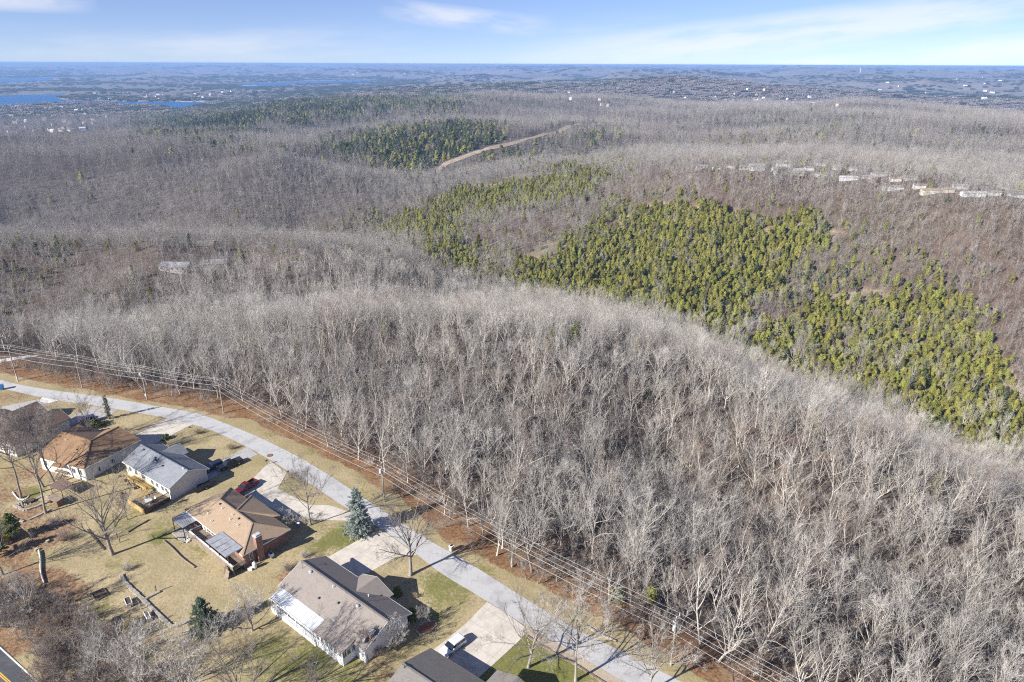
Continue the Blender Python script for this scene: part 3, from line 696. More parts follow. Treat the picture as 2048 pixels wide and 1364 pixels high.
def roof_vent(root, u, v, z, k=0):
    m = MB()
    if k == 0: m.box(u-.16, u+.16, v-.16, v+.16, z-.15, z+.14); m.frustum((u-.22,u+.22,v-.22,v+.22), (u-.12,u+.12,v-.12,v+.12), z+.14, z+.24); mat = MT['dark_metal']
    elif k == 1: m.bar((u, v, z-.2), (u, v, z+.42), .07, .07, 8); m.frustum((u-.12,u+.12,v-.12,v+.12), (u-.06,u+.06,v-.06,v+.06), z+.42, z+.5); mat = MT['trim']
    else: m.bar((u, v, z-.2), (u, v, z+.3), .2, .2, 10); m.bar((u, v, z+.3), (u, v, z+.42), .34, .1, 12); mat = MT['steel']
    return m.build('roof_vent', mat, root)
FASC = []
def fascia(m, P, h=.2, t=.05):
    """white board along the eave polyline P (3D points); every run becomes a part of its own"""
    k = MB()
    for p, q in zip(P[:-1], P[1:]): k.beam((p[0], p[1], p[2] - h/2 - .01), (q[0], q[1], q[2] - h/2 - .01), t, h)
    FASC.append(k)
def fascia_done(mat, root):
    for k in FASC: k.build('fascia', mat, root)
    FASC.clear()

# --- white house with the sunroom (nearest whole house)
A = house_root('ranch_house', 'white ranch house with taupe shingle roof, rear sunroom and striped metal patio cover', -42.0, 97.4, -38.4)
ZR = 4.85; EZ = 2.6
m = MB(); wall_with_gables(m, .5, 23.0, .5, 9.9, -3, EZ - .12, 5.2, ZR - .3); m.build('wall', MT['white'], A)
m = MB(); m.slab([(0,-.05,EZ),(23.6,-.05,EZ),(23.6,5.2,ZR),(0,5.2,ZR)]); m.slab([(0,5.2,ZR),(23.6,5.2,ZR),(23.6,10.45,EZ),(0,10.45,EZ)])
rf = m.build('roof', MT['roof_taupe'], A)
m = MB(); m.beam((0,5.2,ZR+.03),(23.6,5.2,ZR+.03),.35,.08); m.build('ridge_cap', MT['roof_slate'], rf)
m = MB(); fascia(m, [(0,10.5,EZ),(9.3,10.5,EZ)]); fascia(m, [(17.7,10.5,EZ),(23.65,10.5,EZ)]); fascia(m, [(23.64,-.05,EZ),(23.64,5.2,ZR),(23.64,10.45,EZ)]); fascia(m, [(-.04,-.05,EZ),(-.04,5.2,ZR),(-.04,10.45,EZ)])
fascia_done(MT['trim'], A)
m = MB(); m.slab([(9.3,11.6,EZ-.1),(13.5,11.6,4.15),(13.5,6.3,4.15),(9.3,10.2,EZ-.1)]); m.slab([(17.7,11.6,EZ-.1),(13.5,11.6,4.15),(13.5,6.3,4.15),(17.7,10.2,EZ-.1)])
m.build('porch_roof', MT['roof_taupe'], A)
m = MB(); m.add([(9.7,11.2,-2),(17.3,11.2,-2),(17.3,11.2,EZ-.2),(13.5,11.2,3.95),(9.7,11.2,EZ-.2),(9.7,9.9,-2),(17.3,9.9,-2),(17.3,9.9,EZ-.2),(9.7,9.9,EZ-.2)], [(0,1,2,3,4),(1,6,7,2),(5,0,4,8)]); m.build('porch_wall', MT['white'], A)
m = MB(); fascia(m, [(9.3,11.64,EZ-.1),(13.5,11.64,4.15),(17.7,11.64,EZ-.1)]); fascia_done(MT['trim'], A)
# sunroom under its own low roof
m = MB(); m.slab([(13.4,-2.4,2.28),(20.9,-2.4,2.28),(20.9,.6,2.93),(13.4,.6,2.93)]); m.build('sunroom_roof', MT['roof_taupe'], A)
m = MB(); m.box(13.6, 20.6, -2.15, .5, -3, 2.12); sr = m.build('sunroom', MT['white'], A)
for k in range(6): window(sr, (14.25 + k * 1.16, -2.15, 1.35), 'u', .62, 1.0, -1)
for k in range(3): window(sr, (20.6, -1.72 + k * .86, 1.25), 'v', .66, 1.15, 1)
m = MB(); m.slab([(.9,-2.5,2.22),(13.35,-2.5,2.22),(13.35,.1,2.70),(.9,.1,2.70)], .06)
for k in range(31):
    u = 1.0 + k * .405; m.beam((u,-2.5,2.24),(u,.1,2.72),.12,.03)
pc = m.build('patio_cover', MT['metal_roof'], A)
m = MB(); fascia(m, [(.85,-2.53,2.3),(13.4,-2.53,2.3)], .22); fascia_done(MT['trim'], pc)
for k in range(6):
    m = MB(); u = 1.2 + k * 2.4; m.box(u-.06, u+.06, -2.42, -2.3, -3, 2.1); m.build('post', MT['trim'], pc)
m = MB(); m.box(.9, 13.6, -2.4, .5, -3, -.12); pf = m.build('porch_base', MT['white'], A)
m = MB()
for z_ in (.25, .55, .85): m.box(1.2, 13.2, -2.37, -2.32, z_, z_ + .06)
for k in range(61): m.box(1.2 + k*.2, 1.23 + k*.2, -2.36, -2.33, -.1, .9)
m.build('railing', MT['trim'], A)
for u in (3.2, 7.4, 11.2): window(A, (u, .5, 1.2), 'u', 1.4, 1.1, -1)
for (u, v) in ((19.9, 9.9), (21.6, 9.9)): window(A, (u, v, 1.2), 'u', 1.0, 1.2, 1)
m = MB(); m.box(3.0, 8.2, 9.9, 9.96, -.3, 2.1); m.build('garage_door', MT['trim'], A)
m = MB(); m.box(22.2, 23.2, 1.7, 2.7, 2.4, 4.4); ch = m.build('chimney', MT['brick'], A)
m = MB(); m.box(22.1, 23.3, 1.6, 2.8, 4.4, 4.5); m.box(22.3, 23.1, 1.8, 2.6, 4.5, 4.7); m.build('chimney_cap', MT['steel'], ch)
for (u, v, k) in ((3.7,4.5,2),(16.9,4.4,2),(10.1,4.6,1),(15.9,7.6,1),(9.2,2.1,0),(13.2,3.2,0)):
    z = EZ + (ZR - EZ) * (v / 5.2 if v < 5.2 else (10.4 - v) / 5.2); roof_vent(A, u, v, z, k)
m = MB(); m.bar((1.6,4.3,4.3),(1.6,4.3,5.9),.035,.03); m.beam((1.2,4.3,5.85),(2.0,4.3,5.85),.03,.03); m.build('antenna', MT['dark_metal'], A)
sdh = house_root('satellite_dish', 'round grey satellite dish on the rear roof corner of the white ranch house', *(np.array([-42.0, 97.4]) + 22.6*np.array([.784,-.621]) + .9*np.array([.621,.784])), 200, 'satellite dish', 2.95)
m = MB(); m.bar((0,0,0),(0,0,.45),.03,.03); m.build('mount', MT['steel'], sdh)
m = MB(); m.bar((0,0,.6),(.12,0,.68),.42,.44,16); m.build('dish', MT['steel'], sdh)

# --- brick house
B = house_root('brick_house', 'red brick house with tan hip roof, brick chimney and long white-railed deck', -68.7, 119.7, -39.5)
m = MB(); m.box(.1, 21.7, .6, 10.0, -3, 2.5); m.prism([(6.4,9.9),(6.4,11.2),(16.2,11.2),(16.2,9.9)], -3, 2.5); m.build('wall', MT['brick'], B)
m = MB(); RL = (5.0,5.3,ZR); RRt = (17.6,5.3,ZR); bl=(-.4,0,EZ); br=(22.4,0,EZ); fr=(22.4,10.6,EZ); fl=(-.6,10.6,EZ)
m.slab([bl, br, RRt, RL]); m.slab([br, fr, RRt]); m.slab([fr, fl, RL, RRt]); m.slab([fl, bl, RL])
ap=(11.4,5.35,ZR+.03); f1=(5.8,11.8,EZ); f2=(16.8,11.8,EZ)
m.slab([f1, f2, ap]); m.slab([f1, ap, (6.6,10.4,EZ+.05)]); m.slab([f2, (16.0,10.4,EZ+.05), ap])
rf = m.build('roof', MT['roof_tan'], B)
m = MB(); 
for p, q in ((RL,RRt),(RL,bl),(RL,fl),(RRt,br),(RRt,fr),(ap,f1),(ap,f2)): m.beam((p[0],p[1],p[2]+.03),(q[0],q[1],q[2]+.03),.3,.07)
m.build('ridge_cap', MT['roof_tan'], rf)
m = MB(); fascia(m, [fl,(5.8,10.6,EZ)]); fascia(m, [f1, f2]); fascia(m, [(16.8,10.6,EZ), fr, br]); fascia(m, [(22.4,-.03,EZ),(-.4,-.03,EZ)]); fascia_done(MT['trim'], B)
m = MB(); m.box(21.5, 22.6, 3.0, 4.3, -3, 5.0); ch = m.build('chimney', MT['brick'], B)
m = MB(); m.box(21.42, 22.68, 2.92, 4.38, 5.0, 5.12); m.box(21.6, 22.5, 3.1, 4.2, 5.12, 5.38); m.build('chimney_cap', MT['steel'], ch)
for (u, v, k) in ((6.4,4.6,0),(8.0,4.1,1),(6.2,1.9,1),(13.9,4.5,0),(11.8,4.3,1),(12.3,3.4,1),(15.2,3.4,1),(8.7,1.2,1),(18.3,6.2,0)):
    if v <= 5.3: z = EZ + (ZR - EZ) * v / 5.3
    else: z = 4.3
    roof_vent(B, u, v, z, k)
window(B, (21.7, 2.0, 1.0), 'v', .5, 1.6, 1)
for u in (8.2, 10.0): window(B, (u, .6, 1.4), 'u', 1.6, 1.3, -1)
m = MB(); m.box(5.4, 6.3, .54, .6, .3, 2.2); m.box(7.0, 7.3, .55, .6, .3, 2.2); m.build('back_door', MT['trim'], B)
m = MB(); m.box(1.2, 6.2, 10.0, 10.06, -.1, 2.0); m.build('garage_door', MT['trim'], B)
# deck with white cap rail, a part of the house
m = MB(); m.box(5.2, 22.0, -2.0, .6, .1, .28)
for k in range(17): m.box(5.2, 22.0, -2.0 + k*.15, -1.87 + k*.15, .28, .30)
dk = m.build('deck', MT['deck_old'], B)
m = MB(); m.box(5.0, 22.2, -2.2, -1.9, 1.12, 1.2); m.box(5.0, 5.3, -2.2, .5, 1.12, 1.2); m.build('deck_rail', MT['trim'], dk)
m = MB(); m.box(5.1, 22.1, -2.12, -2.04, -2.6, 1.12); m.box(5.1, 5.18, -2.1, .5, -2.6, 1.12); m.build('deck_skirt', MT['deck_old'], dk)
m = MB()
for k in range(14): m.box(22.0, 22.06, -1.9 + k*.18, -1.84 + k*.18, .3, 1.15)
m.box(21.98, 22.1, -2.1, .6, 1.15, 1.22); m.box(21.98, 22.1, -2.1, .6, .25, .35); m.build('side_rail', MT['deck_old'], dk)
for u in (21.9, 20.0):
    for v in (-1.95, .3):
        m = MB(); m.box(u-.08,u+.08,v-.08,v+.08,-3,.1); m.build('post', MT['deck_old'], dk)
m = MB(); m.slab([(13.3,-2.5,3.05),(20.9,-2.5,3.05),(20.9,1.0,3.2),(13.3,1.0,3.2)], .1)
for k in range(5): m.box(13.3+k*1.85, 13.36+k*1.85, -2.5, 1.0, 3.13, 3.2)
dr = m.build('deck_roof', MT['grey_metal'], B)
for u in (13.5, 17.1, 20.7):
    m = MB(); m.box(u-.06,u+.06,-2.1,-1.98,.3,3.0); m.build('post', MT['deck_dark'], dr)
for i, (u, v, c, lb) in enumerate(((20.3,-2.5,'deck_dark','dark wooden door panel leaning under the deck of the brick house'),(21.4,-2.9,'deck_old','brown plywood sheet leaning on the deck posts of the brick house'))):
    p = np.array([-68.7,119.7]) + u*np.array([.772,-.636]) + v*np.array([.636,.772])
    t = house_root('plywood_sheet', lb, p[0], p[1], -39.5, 'panel', zt(*p)); mm = MB(); mm.slab([(-.6,-.45,0),(.6,-.45,0),(.6,.1,1.6),(-.6,.1,1.6)], .06); mm.build('board', MT[c], t)
# gazebo beside the deck
g0 = np.array([-68.7,119.7]); U = np.array([.772,-.636]); Vv = np.array([.636,.772])
p = g0 + 2.4*U - 1.4*Vv; gzz = zt(*p)
gz = thing('pergola', 'black steel pergola with grey metal roof at the corner of the brick house', 'pergola', (p[0], p[1], gzz), R(-39.5))
hh = 2.25 - gzz
m = MB(); m.slab([(-2.3,-1.6,hh),(2.4,-1.6,hh),(2.4,1.6,hh+.15),(-2.3,1.6,hh+.15)], .08)
for k in range(12): m.box(-2.3+k*.42, -2.24+k*.42, -1.6, 1.6, hh+.1, hh+.17)
m.build('roof_panel', MT['grey_metal'], gz)
m = MB()
for a_, b_2 in (((-2.25,-1.55),(2.35,-1.55)),((2.35,-1.55),(2.35,1.55)),((-2.25,1.55),(2.35,1.55)),((-2.25,-1.55),(-2.25,1.55))): m.beam((*a_,hh-.17),(*b_2,hh-.17),.12,.2)
m.build('frame', MT['dark_metal'], gz)
for u in (-2.2, 2.3):
    for v in (-1.5, 1.5):
        m = MB(); m.box(u-.07,u+.07,v-.07,v+.07,-.3,hh-.1); m.build('post', MT['dark_metal'], gz)
m = MB(); m.box(-2.6,2.7,-2.2,1.8,-.4,.12); m.build('patio_slab', MT['stone'], gz)
t = thing('garden_sofa', 'black cushioned garden sofa under the pergola', 'sofa', (p[0]+.3, p[1]+.3, gzz+.12), R(-39.5))
m = MB(); m.box(-.9,.9,-.4,.4,0,.42); m.build('seat', MT['black_plastic'], t, bevel=.05); m = MB(); m.box(-.9,.9,.3,.45,.42,.85); m.build('backrest', MT['black_plastic'], t, bevel=.04)
p = g0 + 5.0*U - 2.9*Vv
t = thing('garden_steps', 'short white slatted steps in front of the pergola', 'steps', (p[0], p[1], zt(*p)), R(-39.5))
for k in range(3):
    m = MB(); m.box(-.6,.6,-.2+k*.3,.05+k*.3,.1+k*.2,.18+k*.2); m.build('tread', MT['trim'], t)
m = MB(); m.slab([(-.66,-.3,.1),(-.6,-.3,.1),(-.6,.8,.75),(-.66,.8,.75)],.2); m.slab([(.6,-.3,.1),(.66,-.3,.1),(.66,.8,.75),(.6,.8,.75)],.2); m.build('stringer', MT['trim'], t)

# --- grey-roofed house
Cc = house_root('gable_house', 'cream gabled house with blue-grey shingle roof and yellow timber rear decks', -92.1, 138.6, -34.5)
m = MB(); wall_with_gables(m, .5, 19.2, .5, 9.5, -3.5, EZ - .12, 5.0, ZR - .32); wl = m.build('wall', MT['offwhite'], Cc)
m = MB(); m.slab([(0,0,EZ),(19.7,0,EZ),(19.7,5.0,ZR),(0,5.0,ZR)]); m.slab([(0,5.0,ZR),(19.7,5.0,ZR),(19.7,10.0,EZ),(0,10.0,EZ)]); rf = m.build('roof', MT['roof_grey'], Cc)
m = MB(); m.beam((0,5,ZR+.03),(19.7,5,ZR+.03),.3,.07); m.build('ridge_cap', MT['roof_grey'], rf)
m = MB(); m.slab([(2.9,11.4,EZ),(6.0,11.4,4.1),(6.0,6.4,4.1),(2.9,9.8,EZ)]); m.slab([(9.1,11.4,EZ),(6.0,11.4,4.1),(6.0,6.4,4.1),(9.1,9.8,EZ)]); m.build('front_gable_roof', MT['roof_grey'], Cc)
m = MB(); m.add([(3.3,11.0,-2),(8.7,11.0,-2),(8.7,11.0,EZ-.1),(6,11.0,3.9),(3.3,11.0,EZ-.1),(3.3,9.5,-2),(8.7,9.5,-2),(8.7,9.5,EZ-.1),(3.3,9.5,EZ-.1)], [(0,1,2,3,4),(1,6,7,2),(5,0,4,8)]); m.build('front_gable_wall', MT['offwhite'], Cc)
m = MB(); fascia(m, [(0,10.03,EZ),(19.73,10.03,EZ),(19.73,5,ZR),(19.73,0,EZ)]); fascia(m, [(19.7,-.03,EZ),(0,-.03,EZ)]); fascia_done(MT['trim'], Cc)
m = MB(); m.box(.48, 19.15, .44, .5, -3, EZ-.2); m.build('rear_cladding', MT['cream'], Cc)
for u in (2.5, 5.0, 8.0, 12.0, 14.0, 16.2, 17.8): window(Cc, (u, .44, 1.2), 'u', 1.0, 1.2, -1)
for (u, v) in ((8.0,4.0),(8.5,3.7),(9.3,3.6),(12.2,3.3),(2.6,4.3)): roof_vent(Cc, u, v, EZ + .45*v, 0)
roof_vent(Cc, 18.4, 4.8, ZR-.1, 2)
m = MB(); m.box(4.0, 12.4, -1.4, .44, .1, .26); dk = m.build('upper_deck', MT['deck_new'], Cc)
m = MB(); m.box(4.0,12.4,-1.46,-1.38,1.05,1.13); m.box(4.0,12.4,-1.44,-1.40,.26,.7)
for k in range(42): m.box(4.0+k*.2, 4.05+k*.2, -1.44, -1.40, .2, 1.08)
m.build('railing', MT['deck_new'], dk)
for u in (4.1, 7.0, 9.8, 12.3):
    m = MB(); m.box(u-.07,u+.07,-1.4,-1.26,-3.2,.1); m.build('post', MT['deck_old'], dk)
m = MB(); m.box(12.4, 18.9, -5.6, .44, -.75, -.6)
for k in range(40): m.box(12.4,18.9,-5.6+k*.15,-5.47+k*.15,-.6,-.58)
dk = m.build('lower_deck', MT['deck_old'], Cc)
m = MB(); m.box(12.4,18.9,-5.68,-5.6,-3.4,.25); m.build('front_boards', MT['deck_new'], dk)
m = MB(); m.box(18.9,18.98,-5.6,.3,-3.4,.1)
m.build('side_boards', MT['deck_dark'], dk)
m = MB(); m.box(18.86,19.02,-5.7,.3,1.25,1.35)
for k in range(30): m.box(18.9,18.95,-5.6+k*.2,-5.5+k*.2,.1,1.25)
m.build('picket_rail', MT['deck_dark'], dk)
m = MB(); m.beam((12.6,-1.4,1.1),(12.6,-4.6,-.4),.1,.12); m.beam((13.6,-1.4,1.1),(13.6,-4.6,-.4),.1,.12)
for k in range(7): m.box(12.6,13.6,-1.5-k*.36,-1.2-k*.36,.1-k*.17,.14-k*.17)
m.build('stairs', MT['deck_new'], dk)
def loc2(o, ang, u, v):
    a = R(ang); return np.array([o[0] + u*math.cos(a) - v*math.sin(a), o[1] + u*math.sin(a) + v*math.cos(a)])
oC = (-92.1, 138.6)
p = loc2(oC, -34.5, 16.4, -3.2); t = thing('garden_table', 'round grey patio table on the lower timber deck', 'table', (*p, -.58))
m = MB(); m.bar((0,0,.68),(0,0,.73),.75,.75,16); m.build('tabletop', MT['steel'], t); m = MB(); m.bar((0,0,0),(0,0,.68),.06,.06); m.bar((0,0,0),(0,0,.05),.35,.3,12); m.build('pedestal', MT['dark_metal'], t)
for i, (du, dv, rz, lb) in enumerate(((-1.2,.1,90,'left'),(.2,1.2,0,'house side'),(1.1,-.3,-90,'lattice side'))):
    q = loc2(oC, -34.5, 16.4+du, -3.2+dv)
    t = thing('patio_chair', 'pale patio chair at the round deck table, ' + ('nearest the stairs' if i == 0 else 'against the house wall' if i == 1 else 'next to the picket rail'), 'chair', (*q, -.58), R(rz-34.5), 'patio chairs on the timber deck')
    m = MB(); m.box(-.25,.25,-.25,.25,.4,.45); m.build('seat', MT['trim'], t); m = MB(); m.box(-.25,.25,.22,.27,.45,.95); m.build('backrest', MT['trim'], t)
    for sx in (-.22,.22):
        for sy in (-.22,.22):
            m = MB(); m.bar((sx,sy,0),(sx,sy,.4),.02,.02,5); m.build('leg', MT['trim'], t)
p = at(318, 972); t = thing('storage_shed', 'pale green canvas garden tent behind the upper deck', 'tent', at(317, 977), R(-34))
t.location = at(316, 978)
m = MB(); m.slab([(-1.0,-.8,1.0),(1.0,-.8,1.0),(1.0,0,1.7),(-1.0,0,1.7)],.05); m.slab([(-1.0,0,1.7),(1.0,0,1.7),(1.0,.8,1.0),(-1.0,.8,1.0)],.05); m.build('canopy', MT['green_canvas'], t)
m = MB(); m.box(-.9,.9,-.7,.7,0,1.0); m.build('body', MT['green_canvas'], t)
t['label'] = 'small pale green canvas tent beside the yellow upper deck'; t.name = 'garden_tent'
for k, (qx, qy, lb) in enumerate(((243,960,'low timber garden frame at the left end of the upper deck'),(262,975,'weathered timber bench frame below the upper deck'))):
    t = thing('garden_bench', lb, 'frame', at(qx, qy), R(-34)); m = MB(); m.beam((-1.6,0,.7),(1.6,0,.7),.16,.1); m.beam((-1.6,.6,.7),(1.6,.6,.7),.16,.1); m.build('rail', MT['deck_old'], t)
    for sx in (-1.5,1.5):
        m = MB(); m.box(sx-.06,sx+.06,-.06,.66,0,.65); m.build('leg', MT['deck_old'], t)

# --- tan-brown house with stairs at the back
D = house_root('hip_house', 'house with mottled tan-brown roof, white rear walls and a wooden back stair', -113.9, 140.8, -20.5)
rl=(-.4,7.6,5.2); rr=(10.2,7.0,5.2); fpk=(10.4,14.8,5.1); bl=(0,0,EZ); br=(15.6,0,EZ); fre=(17.2,14.9,EZ); fg=(16.4,15.4,EZ); m1=(-4.4,14.8,EZ)
m = MB(); m.slab([bl,br,rr,rl]); m.slab([br,fre,fpk,rr]); m.slab([m1,rl,rr,(5.2,14.2,EZ)]); m.slab([fpk,rr,(4.6,14.9,EZ+.1)])
rf = m.build('roof', MT['roof_brown'], D)
m = MB(); m.slab([(-1.4,15.0,EZ+.15),(2.4,7.6,5.28),(10.0,7.3,5.25),(5.4,14.6,EZ+.12)], .2); m.build('upper_roof', MT['roof_dark'], D)
m = MB()
for p_, q_ in ((rl,rr),(rr,br),(rr,fpk)): m.beam((p_[0],p_[1],p_[2]+.03),(q_[0],q_[1],q_[2]+.03),.3,.07)
m.build('ridge_cap', MT['roof_brown'], rf)
m = MB(); fascia(m, [(15.63,0,EZ),(17.23,14.9,EZ)]); fascia(m, [fre,fpk],.2); fascia(m, [bl,m1] ); fascia_done(MT['trim'], D)
m = MB(); m.prism([(.5,.5),(15.1,.5),(16.6,14.3),(-3.6,13.8)], -3.5, EZ-.12); m.add([(16.7,14.35,EZ-.1),(10.4,14.35,4.7),(4.4,14.35,EZ-.1)], [(0,1,2)]); m.build('wall', MT['offwhite'], D)
m = MB(); m.box(.6,14.9,.42,.5,-3.4,EZ-.2); m.build('rear_wall', MT['stone_wall_white'], D)
for u in (2.2, 11.5, 13.6): window(D, (u,.42,1.0),'u',1.1,1.3,-1)
window(D, (15.45,4.0,.3),'v',.8,1.1,1); window(D, (15.85,7.4,.6),'v',1.2,1.0,1)
m = MB()
for k in range(9): m.box(7.1,8.3,-.4-k*.36,-.1-k*.36,.1-k*.28,.14-k*.28)
m.slab([(7.0,.3,.35),(7.1,.3,.35),(7.1,-3.4,-2.6),(7.0,-3.4,-2.6)],.3); m.slab([(8.3,.3,.35),(8.4,.3,.35),(8.4,-3.4,-2.6),(8.3,-3.4,-2.6)],.3)
st = m.build('stairs', MT['deck_old'], D)
m = MB(); m.beam((7.05,.3,1.4),(7.05,-3.4,-1.5),.1,.1); m.beam((8.35,.3,1.4),(8.35,-3.4,-1.5),.1,.1); m.build('handrail', MT['deck_old'], st)
m = MB(); m.box(6.0,9.6,-.6,.42,.1,.25); m.build('landing', MT['deck_old'], D)
m = MB(); m.slab([(6.2,.4,2.2),(9.4,.4,2.2),(9.4,-1.0,2.0),(6.2,-1.0,2.0)],.1); m.build('stair_roof', MT['roof_brown'], D)
roof_vent(D, 3.5, 5.6, 4.6, 1); roof_vent(D, 12.5, 4.4, 4.2, 1); roof_vent(D, 9.0, 4.0, 4.05, 0)
# garden shelter at the foot of the stair
t = thing('garden_shelter', 'low brown-roofed garden shelter at the foot of the wooden back stair', 'shelter', at(127, 985), R(-28))
m = MB(); m.slab([(-2.3,-1.5,2.0),(2.3,-1.5,2.0),(2.3,1.5,2.35),(-2.3,1.5,2.35)],.1); m.build('roof', MT['roof_dark'], t)
for sx in (-2.1,2.1):
    for sy in (-1.3,1.3):
        m = MB(); m.box(sx-.07,sx+.07,sy-.07,sy+.07,-.5,2.0); m.build('post', MT['deck_old'], t)
m = MB(); m.box(-2.1,2.1,1.25,1.33,0,1.9); m.build('back_wall', MT['tan_siding'], t)
t = thing('log_store', 'wooden log store with dark open front below the garden shelter', 'shed', at(113, 1008), R(-30))
m = MB(); m.box(-1.6,1.6,.5,.6,0,1.5); m.box(-1.6,-1.5,-.5,.5,0,1.5); m.box(1.5,1.6,-.5,.5,0,1.5); m.build('wall', MT['rust'], t)
m = MB(); m.slab([(-1.8,-.8,1.5),(1.8,-.8,1.5),(1.8,.8,1.75),(-1.8,.8,1.75)],.08); m.build('roof', MT['deck_old'], t)

# --- dark brown-roofed house at the left edge
Eh = house_root('two_gable_house', 'house with two dark brown front gables behind bare trees at the left edge', -132.0, 155.0, -25)
m = MB(); m.box(-9,12.2,-4.2,5.8,-4,EZ-.15)
def gable_v(m, uc, hw, v0, v1, ez, rz):
    m.slab([(uc-hw,v0,ez),(uc,v0,rz),(uc,v1,rz),(uc-hw,v1,ez)]); m.slab([(uc,v0,rz),(uc+hw,v0,ez),(uc+hw,v1,ez),(uc,v1,rz)])
m.prism([(-5.2,5.8),(1.0,5.8),(1.0,10.4),(-5.2,10.4)],-3,EZ-.15); m.prism([(4.6,5.8),(11.2,5.8),(11.2,10.3),(4.6,10.3)],-3,EZ-.15); m.build('wall', MT['stone_wall_white'], Eh)
m = MB(); gable_v(m, -2.1, 3.6, 1.5, 10.9, EZ, 4.5); gable_v(m, 7.9, 3.8, 1.5, 10.7, EZ, 4.5); m.build('front_roof', MT['roof_dark'], Eh)
m = MB(); m.slab([(-9.5,-4.7,EZ),(12.7,-4.7,EZ),(9.0,1.0,4.85),(-9.5,1.0,4.85)]); m.slab([(-9.5,1.0,4.85),(9.0,1.0,4.85),(12.7,6.5,EZ),(-9.5,6.5,EZ)]); m.slab([(12.7,-4.7,EZ),(12.7,6.5,EZ),(9.0,1.0,4.85)]); m.build('roof', MT['roof_dark'], Eh)
m = MB(); m.add([(-5.4,10.5,EZ-.1),(-2.1,10.5,4.3),(1.2,10.5,EZ-.1)],[(0,2,1)]); m.add([(4.3,10.4,EZ-.1),(7.9,10.4,4.3),(11.5,10.4,EZ-.1)],[(0,2,1)]); m.build('gable_wall', MT['cream'], Eh)
m = MB(); fascia(m, [(-5.7,10.95,EZ),(-2.1,10.95,4.5),(1.5,10.95,EZ)]); fascia(m, [(4.1,10.75,EZ),(7.9,10.75,4.5),(11.7,10.75,EZ)]); fascia_done(MT['trim'], Eh)
for u in (-6,-2,2,6,9.5): window(Eh, (u,-4.2,1.0),'u',1.2,1.3,-1)
window(Eh, (12.2,1.0,1.0),'v',1.1,1.1,1)

# --- grey-roofed house cut by the bottom edge
Fh = house_root('corner_house', 'house with weathered grey-brown roof at the bottom edge beside the white car', -16.6, 78.3, -36.0)
m = MB(); wall_with_gables(m,.5,26,-6.2,5.7,-3.5,EZ-.12,0,ZR-.3); m.build('wall', MT['tan_siding'], Fh)
m = MB(); m.slab([(0,-6.8,EZ-.1),(26.5,-6.8,EZ-.1),(26.5,0,ZR),(0,0,ZR)]); m.slab([(0,0,ZR),(26.5,0,ZR),(26.5,6.3,EZ),(0,6.3,EZ)]); rf = m.build('roof', MT['roof_slate'], Fh)
m = MB(); m.beam((0,0,ZR+.03),(26.5,0,ZR+.03),.32,.08); m.build('ridge_cap', MT['roof_slate'], rf)
m = MB(); gable_v(m, 15.2, 4.0, 1.8, 9.2, EZ, 3.9); m.build('front_gable_roof', MT['roof_slate'], Fh)
m = MB(); m.prism([(11.6,5.7),(18.8,5.7),(18.8,8.8),(11.6,8.8)],-3,EZ-.15); m.add([(11.5,8.85,EZ-.1),(15.2,8.85,3.7),(18.9,8.85,EZ-.1)],[(0,2,1)]); m.build('front_gable_wall', MT['tan_siding'], Fh)
m = MB(); fascia(m, [(0,6.33,EZ),(11.2,6.33,EZ)]); fascia(m, [(-.03,-6.8,EZ-.1),(-.03,0,ZR),(-.03,6.3,EZ)]); fascia(m,[(11.2,9.23,EZ),(15.2,9.23,3.9),(19.2,9.23,EZ)]); fascia_done(MT['deck_old'], Fh)
m = MB(); m.bar((.8,-.4,4.6),(.8,-.4,5.3),.05,.05); m.beam((.4,-.4,5.25),(1.2,-.4,5.25),.04,.04); m.build('antenna', MT['dark_metal'], Fh)
m = MB(); m.box(3.0,8.5,5.7,5.76,-.3,2.0); m.build('garage_door', MT['trim'], Fh)

# --- orange timber shed at the left edge
t = thing('timber_shed', 'small orange timber shed with dark roof cut by the left edge', 'shed', at(-6, 1085), R(-35))
m = MB(); wall_with_gables(m,-2,1.7,-1.7,1.7,-1.0,2.0,0,2.9); m.build('wall', MT['orange_wood'], t)
m = MB(); m.slab([(-2.3,-2.0,1.95),(1.9,-2.0,1.95),(1.9,0,3.05),(-2.3,0,3.05)],.1); m.slab([(-2.3,0,3.05),(1.9,0,3.05),(1.9,2.0,1.95),(-2.3,2.0,1.95)],.1); m.build('roof', MT['deck_dark'], t)

# ---------------------------------------------------------------- vehicles
def wheels(root, xs, w_, r=.36):
    for x in xs:
        for s in (-1, 1):
            m = MB(); m.bar((x, s*(w_-.24), r), (x, s*w_, r), r, r, 16); t = m.build('wheel', MT['tyre'], root)
            m = MB(); m.bar((x, s*(w_-.02), r), (x, s*(w_+.012), r), r*.62, r*.58, 12); m.build('rim', MT['rim'], t)
def side_profile(P, w_, taper=0.0):
    m = MB(); n = len(P)
    for s in (-1, 1): pass
    m.add([(x, -w_ + taper*max(0, z-.9), z) for x, z in P] + [(x, w_ - taper*max(0, z-.9), z) for x, z in P],
          [tuple(range(n)), tuple(range(n, 2*n))[::-1]] + [(i, n+i, n+(i+1) % n, (i+1) % n) for i in range(n)])
    return m
def lights(root, xf, xr, w_, z=.78):
    for s in (-1, 1):
        m = MB(); m.box(xf-.06, xf+.03, s*w_*.72-.16, s*w_*.72+.16, z-.08, z+.1); m.build('headlight', MT['lamp_glass'], root)
        m = MB(); m.box(xr-.03, xr+.06, s*w_*.8-.1, s*w_*.8+.1, z, z+.28); m.build('tail_light', MT['tail_red'], root)
